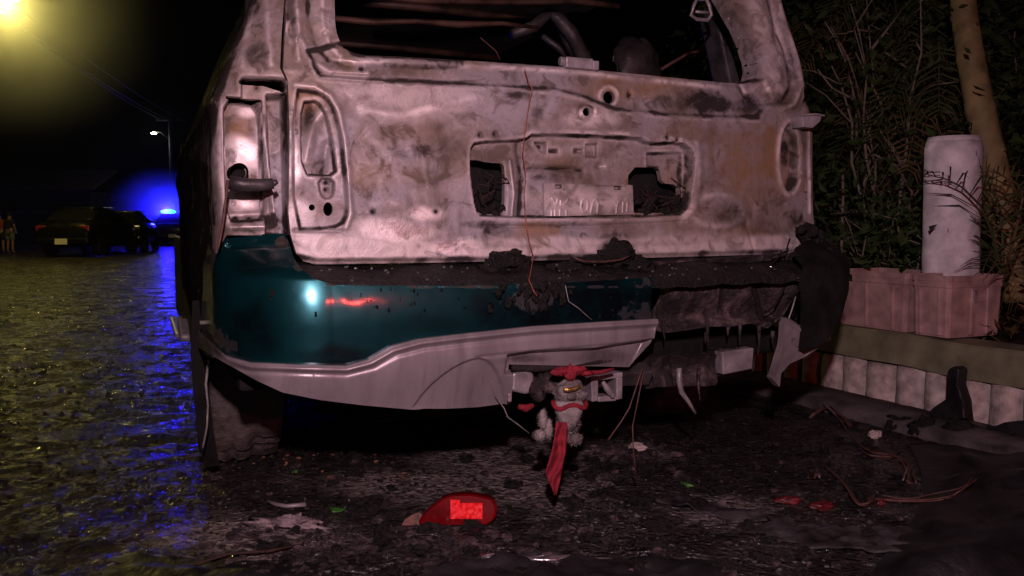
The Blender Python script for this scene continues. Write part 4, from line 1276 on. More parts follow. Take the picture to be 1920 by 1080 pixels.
# ================================================================== PLASTIC CRATES on the plank
def crate(w_near, w_far, label, tab=False):
    """open planter crate standing on the plank, long side towards the road"""
    L = w_far - w_near; D = .31; H = .245
    root = empty('plastic_crate', (0, 0, 0), YAW)
    c = Vector((WD - .012 + D / 2, (w_near + w_far) / 2, ztop + .139))
    wc = Matrix.Rotation(YAW, 3, 'Z') @ c
    root.location = wc
    tag(root, label, 'crate', 'pink brown planter crates on the wall')
    def ring(z, k, inset=0.0):
        a, b = (D / 2 * k - inset), (L / 2 * k - inset)
        r_ = .014
        out = []
        for cx, cy, a0 in ((a - r_, b - r_, 0), (-a + r_, b - r_, 90), (-a + r_, -b + r_, 180), (a - r_, -b + r_, 270)):
            for q in (0, 45, 90):
                g_ = R(a0 + q); out.append((cx + r_ * math.cos(g_), cy + r_ * math.sin(g_), z))
        return out
    lev = [(0, .93), (.01, .94), (H * .80, .985), (H * .81, 1.012), (H * .87, 1.014), (H * .875, .998), (H * .90, .998), (H * .905, 1.022), (H, 1.025)]
    rings = [ring(z, k) for z, k in lev] + [ring(H, 1.0), ring(H * .88, .95), ring(.03, .90)]
    vs = [p for r_ in rings for p in r_]
    n = 12
    fs = [(i * n + k, i * n + (k + 1) % n, i * n + n + (k + 1) % n, i * n + n + k) for i in range(len(rings) - 1) for k in range(n)]
    fs += [tuple(range(n - 1, -1, -1)), tuple(range((len(rings) - 1) * n, len(rings) * n))]
    MB().add(vs, fs).build('tub', M['crate'], root)
    nr = max(2, round(L / .17))
    for i in range(nr):
        y = -L / 2 + L * (i + .5) / nr
        MB().box((-D / 2 * .975 + .001, y, H * .41), (.016, .014, H * .76), Matrix.Rotation(-.035, 3, 'Y')).build('rib', M['crate'], root, bevel=.003)
    for x in (-.02, .07):
        MB().box((x, -L / 2 * .975 + .001, H * .41), (.022, .016, H * .76)).build('rib', M['crate'], root, bevel=.003)
    if tab:
        m = MB(); m.lathe([(.0, -.012), (.012, -.010), (.014, 0), (.014, .006)], (0, 0, 0), 'y', 12)
        t = MB(); t.box((-.015, -L / 2 * 1.0 - .004, H * .66), (.026, .012, .052)); t.build('handle_tab', M['paper'], root, bevel=.006)
    m = MB()
    g_ = 12
    P = np.array([[-(D / 2 * .92) + D * .92 * i / (g_ - 1), -(L / 2 * .93) + L * .93 * j / (g_ - 1)] for i in range(g_) for j in range(g_)])
    zz = H * .80 + .012 * fbm(P, 22, 2, int(w_near * 50))
    fs = [(i * g_ + j, (i + 1) * g_ + j, (i + 1) * g_ + j + 1, i * g_ + j + 1) for i in range(g_ - 1) for j in range(g_ - 1)]
    m.add(np.concatenate([P, zz[:, None]], 1).tolist(), fs).build('earth_fill', M['soil'], root, True)
    return root
wA, wB, wC = wall_at(1778, 600, WD - .01).y, wall_at(1712, 600, WD - .01).y, wall_at(1555, 600, WD - .01).y
crate(wA, wB + .01, 'pink brown plastic crate at the foot of the white post with a pale handle tab', True)
crate(wB + .035, wC, 'pink brown plastic crate half hidden behind the scorched bumper corner')

# ================================================================== WHITE POST
def yp(px, Y, py=500): return at(px, py, Y).x
PY = 3.62
rp = 48 / FPX * PY
post = empty('concrete_post', (yp(1784, PY), PY, .30))
tag(post, 'white painted concrete post standing in the bed behind the crates', 'post')
m = MB()
n = 28; rows = 26
hgt = at(1784, 266, PY).z - .30
vs, fs = [], []
for i in range(rows + 1):
    z = hgt * i / rows
    for k in range(n):
        a = 2 * math.pi * k / n
        rr = rp * (1 + .10 * abs(math.cos(2 * a)) ** 6)
        rr *= 1 + .02 * float(vnoise(np.array([[math.cos(a) * 3, math.sin(a) * 3, z * 9]]), 1, 4)[0]) - (.05 if i == rows else 0)
        vs.append((rr * math.cos(a) - .012 * z, rr * math.sin(a), z))
for i in range(rows):
    for k in range(n):
        fs.append((i * n + k, i * n + (k + 1) % n, i * n + n + (k + 1) % n, i * n + n + k))
fs += [tuple(range(n - 1, -1, -1)), tuple(range(rows * n, rows * n + n))]
m.add(vs, fs).build('shaft', M['white_post'], post, True)
m = MB(); m.lathe([(rp * .97, 0), (rp * .93, .02), (.0, .026)], (-.012 * hgt, 0, hgt - .001), 'z', 28); m.build('post_cap', M['white_post'], post, True)

# ================================================================== PLANTS
def chaikin3(p):
    for _ in range(2):
        q = [p[0]]
        for a, b in zip(p[:-1], p[1:]):
            q += [a.lerp(b, .25), a.lerp(b, .75)]
        q.append(p[-1]); p = q
    return p
def frond(name, parent, pts, mat, leaf_len, n_leaf, droop=.3, rad=.008, wdt=.012, seed=0):
    rnd = random.Random(seed)
    pts = [Vector(p) for p in pts]
    m = MB()
    m.tube(pts, [rad * (1 - .75 * i / (len(pts) - 1)) for i in range(len(pts))], 6)
    def ev(t):
        f = t * (len(pts) - 1); i = min(int(f), len(pts) - 2); return pts[i].lerp(pts[i + 1], f - i), (pts[i + 1] - pts[i]).normalized()
    for k in range(n_leaf):
        t = .12 + .88 * k / (n_leaf - 1)
        p, d = ev(min(t, .999))
        side = d.cross(Vector((0, 0, 1)))
        if side.length < .1: side = Vector((1, 0, 0))
        side.normalize(); up = side.cross(d).normalized()
        L = leaf_len * (.35 + .65 * math.sin(math.pi * min(1, t * .85 + .15))) * rnd.uniform(.8, 1.1)
        for sg in (-1, 1):
            q = d * rnd.uniform(.45, .7) + side * sg * rnd.uniform(.7, .95) + up * rnd.uniform(.1, .4)
            q.normalize()
            a = p; b = p + q * L * .5; c = p + q * L + Vector((0, 0, -droop * L * rnd.uniform(.6, 1.3)))
            w_ = d * wdt * .5
            m.add([a - w_ * .5, a + w_ * .5, b + w_, b - w_, c], [(0, 1, 2, 3), (3, 2, 4)])
    return m.build(name, mat, parent)

# leaning palm beside the post
palm_pts = [at(x, y, Y) for x, y, Y in ((1915, 560, 4.0), (1896, 470, 4.0), (1876, 380, 4.0), (1856, 290, 4.02), (1838, 205, 4.05), (1820, 110, 4.1), (1808, 30, 4.15), (1800, -80, 4.2), (1794, -260, 4.3), (1790, -440, 4.4))]
palm = empty('palm_tree', (palm_pts[0].x, palm_pts[0].y, .30))
tag(palm, 'palm with a slender ringed yellow green trunk leaning behind the white post', 'palm')
o0 = palm.location.copy()
m = MB()
pp, rr = [], []
for i in range(len(palm_pts) - 1):
    for k in range(8):
        t = k / 8
        pp.append(palm_pts[i].lerp(palm_pts[i + 1], t) - o0)
        base = .076 - .028 * (i + t) / 9
        rr.append(base * (1.06 if k == 0 else 1.0 + .010 * math.sin(k * 2.4)))
m.tube(pp, rr, 18).build('trunk', M['bark'], palm, True)
top = palm_pts[-1] - o0
for k in range(11):
    a = 2 * math.pi * k / 11 + .3
    L = random.uniform(1.3, 1.8)
    pts = [top + Vector((math.cos(a) * L * t, math.sin(a) * L * t, L * (.75 * t - 1.15 * t * t))) for t in np.linspace(0, 1, 9)]
    frond('frond', palm, pts, M['palm_leaf'], .42, 34, .5, .012, .022, k)

# young palm whose fronds hang in front of the post
yb = at(1880, 500, 3.44)
young = empty('young_palm', (yb.x, yb.y, .30))
tag(young, 'young palm with thin feathered fronds hanging across the white post', 'palm')
o0 = young.location.copy()
def fpx(pts): return [at(x, y, Y) - o0 for x, y, Y in pts]
frond('frond', young, fpx([(1878, 520, 3.46), (1862, 440, 3.42), (1838, 385, 3.38), (1805, 352, 3.36), (1775, 336, 3.35), (1740, 328, 3.35)]), M['palm_leaf'], .27, 12, .25, .007, .009, 41)
frond('frond', young, fpx([(1880, 520, 3.5), (1880, 440, 3.5), (1872, 380, 3.5), (1850, 340, 3.52), (1832, 300, 3.54)]), M['palm_leaf'], .25, 9, .1, .007, .009, 42)
frond('frond', young, fpx([(1884, 520, 3.5), (1905, 430, 3.46), (1918, 370, 3.44), (1908, 345, 3.42), (1870, 325, 3.42)]), M['dry_leaf'], .28, 13, .2, .008, .009, 43)
frond('frond', young, fpx([(1884, 520, 3.5), (1860, 470, 3.44), (1845, 500, 3.42), (1838, 545, 3.42)]), M['palm_leaf'], .14, 10, .2, .005, .006, 44)
frond('frond', young, fpx([(1886, 520, 3.5), (1920, 440, 3.6), (1960, 380, 3.7), (2010, 360, 3.8)]), M['palm_leaf'], .24, 14, .3, .007, .008, 45)
frond('frond', young, fpx([(1886, 520, 3.5), (1890, 480, 3.4), (1902, 520, 3.3), (1908, 570, 3.28)]), M['dry_leaf'], .16, 12, .4, .006, .008, 46)

def bush(label, base, spread, h, n_br, n_leaf, seed, leaf_mat, bare=(), leaf_size=.05, group=None, cat='shrub'):
    rnd = random.Random(seed)
    root = empty('shrub', tuple(base))
    tag(root, label, cat, group)
    m = MB()
    tips = []
    for b in bare:
        pts = [Vector(p) - Vector(base) for p in b]
        m.tube(pts, [.010 - .007 * i / max(1, len(pts) - 1) for i in range(len(pts))], 6)
    for k in range(n_br):
        a = rnd.uniform(0, 2 * math.pi); lean = rnd.uniform(.1, 1.0) * spread
        pts = [Vector((rnd.uniform(-.08, .08), rnd.uniform(-.08, .08), 0))]
        L = h * rnd.uniform(.6, 1.1); cx, cy = math.cos(a) * lean, math.sin(a) * lean
        for t in np.linspace(.15, 1, 7):
            pts.append(Vector((cx * t ** 1.3 + rnd.uniform(-.04, .04), cy * t ** 1.3 + rnd.uniform(-.04, .04), L * t)))
        m.tube(pts, [.016 * (1 - .8 * i / 7) for i in range(8)], 5)
        for j in range(3, 8):
            tips.append(pts[j])
            e = pts[j] + Vector((rnd.uniform(-.25, .25), rnd.uniform(-.25, .25), rnd.uniform(0, .3)))
            m.tube([pts[j], pts[j].lerp(e, .5) + Vector((0, 0, .03)), e], [.005, .004, .002], 4); tips.append(e)
    m.build('branches', M['twig'], root, True)
    vs, fs = [], []
    for k in range(n_leaf):
        c = rnd.choice(tips) + Vector((rnd.gauss(0, .13), rnd.gauss(0, .13), rnd.gauss(0, .12)))
        d = Vector((rnd.gauss(0, 1), rnd.gauss(0, 1), rnd.gauss(-.3, .7))).normalized()
        s_ = d.cross(Vector((rnd.gauss(0, 1), rnd.gauss(0, 1), rnd.gauss(0, 1)))).normalized()
        L = leaf_size * rnd.uniform(.6, 1.4); w_ = L * rnd.uniform(.16, .3)
        n0 = len(vs)
        nrm = d.cross(s_) * L * .12
        vs += [c, c + d * L * .5 + s_ * w_ + nrm, c + d * L, c + d * L * .5 - s_ * w_ + nrm]
        fs += [(n0, n0 + 1, n0 + 2), (n0, n0 + 2, n0 + 3)]
    if n_leaf:
        mesh_obj('foliage', vs, fs, leaf_mat, root, False)
    return root
tw = [[(1664, 470, 4.6), (1668, 300, 4.6), (1666, 250, 4.6), (1640, 160, 4.55), (1632, 90, 4.5), (1624, -10, 4.5)],
      [(1668, 280, 4.6), (1655, 200, 4.5), (1630, 150, 4.4), (1604, 98, 4.35)],
      [(1608, 400, 4.8), (1606, 205, 4.7), (1590, 125, 4.6), (1568, 75, 4.6), (1546, 40, 4.6)],
      [(1640, 205, 4.6), (1600, 186, 4.5), (1560, 165, 4.45), (1533, 130, 4.4)],
      [(1730, 250, 4.7), (1715, 200, 4.6), (1694, 155, 4.5), (1698, 125, 4.45), (1660, 98, 4.4)],
      [(1665, 350, 4.5), (1690, 300, 4.4), (1665, 262, 4.4), (1648, 240, 4.4)],
      [(1700, 330, 4.4), (1680, 290, 4.3), (1650, 245, 4.3)],
      [(1690, 470, 4.5), (1710, 360, 4.4), (1680, 310, 4.35), (1640, 290, 4.3)],
      [(1640, 60, 4.5), (1610, 56, 4.45), (1590, 60, 4.4)],
      [(1632, 95, 4.5), (1660, 60, 4.5), (1690, 20, 4.5)]]
tw = [[at(*p) for p in l] for l in tw]
bush('tall shrub with bare pale twigs reaching up beside the burnt car', (at(1660, 470, 4.6).x, 4.6, .30), .55, 1.5, 7, 700, 5, M['leaf'], tw, .06)
bush('dense dark shrub low behind the crates between post and wreck', (at(1690, 470, 4.1).x, 4.15, .30), .40, .50, 9, 1500, 6, M['leaf'], (), .06)
bush('leafy dark bush far back in the bed beyond the bare twigs', (at(1600, 470, 6.6).x, 6.6, .30), 1.0, 2.2, 12, 3600, 8, M['leaf'], (), .10)
bush('tall dark bush behind the palm trunk at the right edge', (at(1890, 470, 5.6).x, 5.6, .30), .9, 2.3, 12, 3600, 9, M['leaf'], (), .09)
bush('small leafy bush growing right of the palm foot', (at(2040, 480, 3.9).x, 3.9, .30), .30, .75, 8, 700, 10, M['leaf'], (), .07)
bush('large dark bush standing beyond the car, seen through its empty windows', (at(1330, 430, 8.4).x, 8.4, .20), 1.3, 2.6, 12, 3800, 12, M['leaf'], (), .12)
ap = at(1690, 470, 5.0)
areca = empty('areca_palm', (ap.x, ap.y, .30))
tag(areca, 'clump of drooping feathery palm fronds hanging over the shrubs behind the crates', 'palm')
rnd = random.Random(77)
for k, (ex, ey, tx, ty) in enumerate(((1560, 40, 1500, 130), (1600, -30, 1540, 70), (1690, 10, 1720, 150), (1640, 90, 1580, 230), (1760, 60, 1760, 210), (1620, 200, 1560, 330), (1730, 180, 1700, 320), (1670, -60, 1610, 20), (1700, 120, 1640, 260))):
    Y = 4.6 + rnd.uniform(-.3, .5)
    a_ = Vector((rnd.uniform(-.08, .08), rnd.uniform(-.08, .08), 0)); e_ = at(ex, ey, Y) - areca.location; t_ = at(tx, ty, Y - .15) - areca.location
    pts = [a_, a_.lerp(e_, .35) + Vector((.03, 0, .05)), a_.lerp(e_, .7) + Vector((.04, 0, .10)), e_, e_.lerp(t_, .35) + Vector((0, 0, .05)), e_.lerp(t_, .7) + Vector((0, 0, .03)), t_]
    frond('frond', areca, chaikin3(pts)[::2], M['palm_leaf'] if k % 3 else M['dry_leaf'], .34, 26, .6, .010, .014, 300 + k)
st = empty('garden_stake', (at(1580, 420, 4.3).x, 4.3, .30))
tag(st, 'thin pale garden stake standing beside the burnt tailgate corner', 'stake')
p0, p1 = at(1579, 420, 4.3) - st.location, at(1580, 322, 4.3) - st.location
m = MB(); m.tube([Vector((p0.x, 0, 0)), p0, p0.lerp(p1, .5) + Vector((.004, 0, 0)), p1], [.008, .008, .007, .007], 7); m.build('shaft', M['twig'], st, True)
m = MB(); m.blob(p0.lerp(p1, .35), .011, 2, .2, 6, (1, 1, .7)); m.build('knot', M['twig'], st, True)
# dry ground cover behind the wreck
vs, fs = [], []
rnd = random.Random(3)
for k in range(2600):
    w_ = rnd.uniform(2.2, 6.5); u_ = WD + .2 + rnd.random() ** 1.5 * 1.6
    p = Matrix.Rotation(YAW, 3, 'Z') @ Vector((u_, w_, .31 + rnd.random() * .08))
    d = Vector((rnd.gauss(0, 1), rnd.gauss(0, 1), rnd.uniform(.1, 1))).normalized(); s_ = d.cross(Vector((0, 0, 1))).normalized()
    L = rnd.uniform(.03, .10); n0 = len(vs)
    vs += [p, p + d * L * .5 + s_ * L * .13, p + d * L, p + d * L * .5 - s_ * L * .13]
    fs += [(n0, n0 + 1, n0 + 2), (n0, n0 + 2, n0 + 3)]
tag(mesh_obj('leaf_litter', vs, fs, M['dry_leaf'], None, False), kind='stuff')

# ================================================================== THINGS ON THE ROAD
def tilt(px, py, y0, k):
    """point of a plane leaning away from the camera, foot at y0"""
    d = ray(px, py)
    # y = y0 + k*z
    t = (y0 + k * CAM_H) / (d.y - k * d.z)
    return Vector((d.x * t, d.y * t, CAM_H + d.z * t))
def lens_mat():
    m = NT('red_reflector')
    n = m.noise(75, 4, .7)
    m.set(Base_Color=m.ramp(n, [(.36, (.50, .0, .004)), (.50, (.95, .010, .016)), (.64, (1.0, .10, .11))]), Roughness=.45, Metallic=.0)
    m.bump(n, .5, .004)
    return m.m
M['reflector'] = lens_mat()
M['red_splinter'] = simple('dusty_red_plastic', (.10, .010, .012), .45, 0, .8, 40, .5)
M['dull_edge'] = simple('scorched_lens_edge', (.16, .07, .055), .6, 0, .6, 60, .5)
M['red_lens'] = simple('dark_red_lens', (.14, .001, .003), .2, 0, .5, 12, .1, .6, .3)
f = gp(858, 987); f.z = .004
tl = empty('tail_light_lens', tuple(f), 0)
tag(tl, 'broken red tail light lens lying on the wet road in front of the wreck', 'tail light')
y0 = f.y
K = .12
out = chaikin([(786, 984), (785, 976), (800, 955), (836, 929), (880, 926), (924, 934), (933, 950), (929, 972), (912, 986)], 1, True, .2)
fr = [tilt(x, y, y0, K) - f for x, y in out]
m = MB()
nv = len(fr)
c = sum(fr, Vector()) / nv
nrm = Vector((0, -1, K)).normalized()
ring2 = [c + (p - c) * .93 + nrm * .006 for p in fr]
back = [p - nrm * .035 for p in fr]
m.add(fr + ring2 + back, [(i, (i + 1) % nv, nv + (i + 1) % nv, nv + i) for i in range(nv)] + [tuple(range(nv, 2 * nv))] + [(2 * nv + i, 2 * nv + (i + 1) % nv, (i + 1) % nv, i) for i in range(nv)] + [tuple(range(3 * nv - 1, 2 * nv - 1, -1))])
m.build('lens', M['red_lens'], tl)
m = MB()
for i in range(30):
    for j in range(18):
        x0 = 845 + i * 2.0; yy0 = 936 + j * 2.0
        if j < 3 and i > 8: continue
        q = [tilt(x, y, y0, K) - f + nrm * .0075 for x, y in ((x0, yy0), (x0 + 1.98, yy0), (x0 + 1.98, yy0 + 1.98), (x0, yy0 + 1.98))]
        cc = sum(q, Vector()) / 4 + nrm * .0009
        m.add(q + [cc], [(0, 1, 4), (1, 2, 4), (2, 3, 4), (3, 0, 4)])
o = m.build('reflector', M['reflector'], tl); o['kind'] = 'stuff'
m = MB(); m.prism([tilt(x, y, y0 + .01, K) - f for x, y in ((752, 986), (758, 974), (772, 965), (786, 960), (792, 965), (788, 986))], (0, .012, -.004)); m.build('broken_edge', M['dull_edge'], tl, bevel=.003)

# fluted tan cap by the wheel
f = gp(404, 868)
tc = empty('fluted_stopper', tuple(f))
tag(tc, 'small tan fluted plastic cap lying by the burnt left wheel', 'cap')
m = MB()
vs, fs = [], []
n = 30
prof = [(.0, .0), (.6, .0), (1.0, .15), (1.0, .8), (.85, 1.0), (.0, 1.02)]
for r_, h_ in prof:
    for k in range(n):
        a = 2 * math.pi * k / n
        q = .034 * r_ * (1 + (.07 if k % 2 else -.03) * (r_ > .7))
        vs.append((.022 * h_ - .01, q * math.cos(a), q * math.sin(a) + .036))
for i in range(len(prof) - 1):
    for k in range(n):
        fs.append((i * n + k, i * n + (k + 1) % n, i * n + n + (k + 1) % n, i * n + n + k))
m.add(vs, fs); o = m.build('rim', M['tan_foam'], tc); o.rotation_euler = (0, .25, R(70))
m = MB(); m.blob((.035, .01, .012), .014, 3, .3, 8); m.build('hub', M['paper'], tc, True)

def road_piece(name, px, py, mat, label, cat, shape, group=None, rz=0.0, dz=0.0):
    f = gp(px, py); f.z = rh(f.x, f.y) + dz
    m = MB(); shape(m)
    o = m.build(name, mat, None, True); o.location = f; o.rotation_euler = (0, 0, rz)
    return tag(o, label, cat, group)
def crumple(L, W, H, seed, amp=.5, sc=None):
    return lambda m: m.blob((0, 0, H * .4), 1, seed, amp, 16, (L / 2, W / 2, H / 2), 2.1)
def cone(m):
    m.lathe([(.001, -.085), (.006, -.08), (.012, -.03), (.021, .03), (.026, .055), (.020, .058), (.012, .03), (.0, .0)], (0, 0, .02), 'x', 18)
    P = np.array(m.v); P += .009 * np.stack([fbm(P + k * 9, 60, 2, k) for k in range(3)], 1); m.v = P.tolist()
road_piece('paper_scrap', 545, 990, M['paper'], 'crumpled pale paper scrap lying on the road left of the red lens', 'litter', crumple(.135, .045, .040, 17, 1.0), rz=R(172))
road_piece('wet_leaf', 622, 960, M['green_leaf'], 'ragged green leaf on the wet road behind the paper scrap', 'leaf', crumple(.055, .035, .012, 4), 'green leaves on the road')
road_piece('wet_leaf', 556, 888, M['green_leaf'], 'tiny green leaf on the road below the left bumper corner', 'leaf', crumple(.03, .03, .014, 5), 'green leaves on the road')
road_piece('wet_leaf', 1282, 912, M['green_leaf'], 'small green leaf on the dark road right of the red ribbon', 'leaf', crumple(.05, .03, .012, 6), 'green leaves on the road')
for px, py, L, W, lab, sd in ((1478, 944, .085, .03, 'dull red plastic splinter on the black road, left of a paler one', 1), (1540, 955, .08, .035, 'paler dusty red plastic splinter beneath the scorched cable bundle', 2), (1652, 950, .025, .02, 'tiny red crumb near the black melted sheet', 3)):
    road_piece('red_splinter', px, py, M['red_splinter'], lab, 'plastic piece', crumple(L, W, .022, sd, .35), 'red plastic splinters on the road', rz=.2)
road_piece('foil_strip', 1020, 1054, M['foil'], 'shiny crumpled foil strip at the bottom edge in front of the red lens', 'foil', crumple(.21, .05, .018, 8, .9), 'pieces of crumpled foil on the road')
def sheet(L, W, seed, amp):
    def f(m):
        n = 34
        P = np.array([[(i / (n - 1) - .5), (j / (n - 1) - .5)] for i in range(n) for j in range(n)])
        edge = 1 + .18 * fbm(P, 4, 2, seed)
        Q = P * edge[:, None] * np.array([L, W])
        z = amp * np.abs(fbm(Q + seed, 12, 3, seed)) + .004
        fs = [(i * n + j, (i + 1) * n + j, (i + 1) * n + j + 1, i * n + j + 1) for i in range(n - 1) for j in range(n - 1)]
        m.add(np.concatenate([Q, z[:, None]], 1).tolist(), fs)
        b = len(m.v) - n * n
        Q2 = np.concatenate([Q, (z - .006)[:, None]], 1)
        m.add(Q2.tolist(), [tuple(reversed(q)) for q in fs])
        rim = [i * n for i in range(n)] + [(n - 1) * n + j for j in range(1, n)] + [i * n + n - 1 for i in range(n - 2, -1, -1)] + [j for j in range(n - 2, 0, -1)]
        k = len(rim); vv = [m.v[b + r_] for r_ in rim] + [m.v[b + n * n + r_] for r_ in rim]
        m.add(vv, [(i, (i + 1) % k, k + (i + 1) % k, k + i) for i in range(k)])
    return f
M['grey_sheet'] = simple('scuffed_grey_sheet', (.040, .035, .037), .40, .2, .9, 14, 1.0, bscale=34)
road_piece('metal_sheet', 1600, 1012, M['grey_sheet'], 'scuffed grey metal sheet lying flat at the bottom right', 'sheet', sheet(.42, .16, 5, .02), None, -.25)
road_piece('metal_sheet', 1335, 960, M['grey_sheet'], 'narrow ash coloured strip slanting on the road right of the red ribbon', 'sheet', sheet(.28, .07, 6, .02), None, -.6)
road_piece('charred_board', 1090, 1085, M['black_sheet'], 'charred black panel under the shiny foil at the bottom edge', 'panel', sheet(.62, .18, 9, .02), None, .05)
road_piece('charred_board', 420, 1075, M['black_sheet'], 'smooth dark wet patch of melted plastic at the bottom left', 'panel', sheet(.52, .14, 11, .008), None, -.1)
road_piece('bent_strip', 540, 955, M['grey_steel'], 'short bent metal strip on the road behind the paper scrap', 'metal strip', lambda m: m.tube([(-.06, .02, .015), (-.03, 0, .012), (.0, -.012, .012), (.05, -.004, .014)], [.006, .006, .006, .007], 7), None, 0)
road_piece('dead_branch', 470, 1050, M['char_wire'], 'thin dead twig lying among wet debris at the lower left', 'twig', lambda m: m.tube([(-.12, -.03, .012), (-.05, 0, .02), (.04, .01, .016), (.12, .05, .012)], [.003, .004, .004, .002], 6), None, .2)

# melted black sheet against the wall
f = gp(1790, 850)
bs = empty('melted_sheet', tuple(f))
tag(bs, 'melted black plastic sheet slumped against the block wall at the right edge', 'sheet')
def bl(px, py, D):
    q = Matrix.Rotation(YAW, 3, 'Z') @ wall_at(px, py, D); return q - f
m = MB(); m.prism([bl(x, y, WD - .10) for x, y in ((1774, 700), (1779, 690), (1790, 686), (1799, 693), (1796, 722), (1806, 752), (1810, 790), (1850, 806), (1880, 792), (1925, 788), (1990, 800), (1990, 850), (1680, 850), (1690, 815), (1722, 790), (1748, 764), (1772, 748))], Matrix.Rotation(YAW, 3, 'Z') @ Vector((.05, 0, 0)))
m.build('upright_flap', M['black_sheet'], bs, bevel=.008)
m = MB()
n = 46
vs, fs = [], []
for i in range(n):
    for j in range(n):
        a, b = i / (n - 1), j / (n - 1)
        px_l, px_r = 1655 + 40 * math.sin(b * 5) + 50 * (1 - b), 2150
        g_ = gp(px_l + (px_r - px_l) * a, 838 + 300 * b)
        e = min(a, 1 - a, b, 1 - b)
        h_ = (.008 + .05 * smooth(np.array(e / .2)).item() * (1 + .9 * float(fbm(np.array([[g_.x, g_.y]]), 5, 3, 61)[0])))
        vs.append(Vector((g_.x, g_.y, max(.002, h_))) - f)
for i in range(n - 1):
    for j in range(n - 1):
        fs.append((i * n + j, (i + 1) * n + j, (i + 1) * n + j + 1, i * n + j + 1))
m.add(vs, fs).build('slumped_fold', M['black_sheet'], bs, True)

hp = MB(); rnd = random.Random(44)
for k in range(26):
    px, py = (rnd.gauss(1765, 40), rnd.gauss(806, 14)) if k < 16 else (rnd.gauss(1890, 40), rnd.gauss(822, 12))
    g_ = gp(px, min(max(py, 790), 850)); r_ = rnd.uniform(.018, .05)
    hp.blob(Vector((g_.x, g_.y, r_ * .55)) - f, r_, k + 60, .55, 9, (rnd.uniform(.8, 1.6), rnd.uniform(.7, 1.2), rnd.uniform(.6, 1.1)), 2.4)
tag(hp.build('charred_heap', M['char'], bs, True), kind='stuff')

# scorched cables on the right
def gbundle(name, pxs, label, n, r, mat, jit=6, grp='scorched cable bundles at the foot of the wall', seed=0):
    rnd = random.Random(seed)
    pts0 = [Vector(p) for p in pxs]
    root = empty(name, tuple(pts0[0]))
    tag(root, label, 'cable', grp)
    for k in range(n):
        j = [Vector((rnd.gauss(0, .010), rnd.gauss(0, .010), abs(rnd.gauss(0, .008)))) for _ in pts0]
        P = chaikin3([p + q - pts0[0] for p, q in zip(pts0, j)])
        MB().tube(P, r * rnd.uniform(.7, 1.2), 5).build('strand', mat if k % 3 else M['pale_wire'] if k % 2 else mat, root, True)
def up(px, py, h):
    g_ = gp(px, py); g_.z = h; return g_
kz = lambda px, py, D: Matrix.Rotation(YAW, 3, 'Z') @ wall_at(px, py, D)
gbundle('cable_bundle', [kz(1545, 765, WD - .3), kz(1512, 790, WD - .42), kz(1514, 840, WD - .5), up(1530, 905, .012)], 'red brown cable bundle drooping straight to the road from the kerb', 6, .0032, M['dark_wire'], seed=1)
gbundle('cable_bundle', [kz(1545, 762, WD - .3), kz(1585, 790, WD - .35), kz(1600, 820, WD - .4), up(1625, 862, .012), up(1665, 868, .014), up(1698, 880, .02), up(1708, 915, .01)], 'red brown cable bundle trailing right and hooking down near the black sheet', 5, .003, M['dark_wire'], seed=2)
gbundle('cable_bundle', [up(1556, 890, .01), up(1580, 920, .015), up(1598, 955, .012), up(1620, 960, .01), up(1640, 940, .01)], 'thin cables lying on the road below the drooping bundle', 3, .0028, M['dark_wire'], seed=3)
gbundle('cable_bundle', [up(1640, 945, .01), up(1700, 955, .015), up(1760, 950, .02), up(1800, 960, .06), up(1830, 940, .06)], 'thin dark cables lying over the edge of the black sheet', 3, .0024, M['dark_wire'], seed=4)

# glass crumbs, cinders, bits of plastic all over the road
def litter(name, n, mat, rng_px, size, seed, amp=.5, res=4, cluster=None):
    rnd = random.Random(seed)
    m = MB()
    for k in range(n):
        if cluster and rnd.random() < .6:
            cx, cy, sx, sy = rnd.choice(cluster); px, py = rnd.gauss(cx, sx), rnd.gauss(cy, sy)
        else:
            px, py = rnd.uniform(rng_px[0], rng_px[1]), rng_px[2] + (rng_px[3] - rng_px[2]) * rnd.random() ** .8
        py = max(py, 560)
        g_ = gp(px, py)
        if g_.y > 8: continue
        s_ = rnd.uniform(*size)
        m.blob((g_.x, g_.y, rh(g_.x, g_.y) + s_ * .3), s_, seed * 100 + k, amp, res, (rnd.uniform(.7, 1.8), rnd.uniform(.7, 1.6), rnd.uniform(.4, .9)), 2.5)
    return tag(m.build(name, mat, None, False), kind='stuff')
litter('broken_glass', 260, M['glass_shard'], (60, 1900, 840, 1080), (.0012, .0045), 1, 1.1, 3, [(620, 1010, 120, 40), (1250, 1020, 140, 40), (400, 930, 120, 50), (1000, 990, 150, 40)])
litter('charred_debris', 260, M['char'], (430, 1700, 830, 1090), (.006, .022), 2, .7, 6, [(560, 860, 80, 14), (700, 960, 140, 40), (1250, 930, 160, 60), (1450, 880, 100, 50), (480, 850, 40, 12)])
litter('ash_flakes', 420, M['ashy'], (400, 1700, 830, 1090), (.004, .014), 3, .7, 5, [(900, 1000, 160, 40), (1180, 850, 50, 14), (600, 1000, 100, 40)])
litter('rust_crumbs', 60, M['rust_crumb'], (430, 760, 845, 900), (.002, .006), 4, .6, 4, [(470, 858, 60, 8), (650, 846, 40, 5), (520, 870, 50, 10)])
road_piece('pale_lump', 1195, 845, M['concrete'], 'pale stone chip on the road just right of the grey bundle', 'stone', crumple(.06, .04, .03, 31, .4), 'pale stone chips on the road')
road_piece('pale_lump', 1640, 822, M['concrete'], 'pale stone chip at the foot of the kerb by the cables', 'stone', crumple(.05, .03, .03, 32, .4), 'pale stone chips on the road')

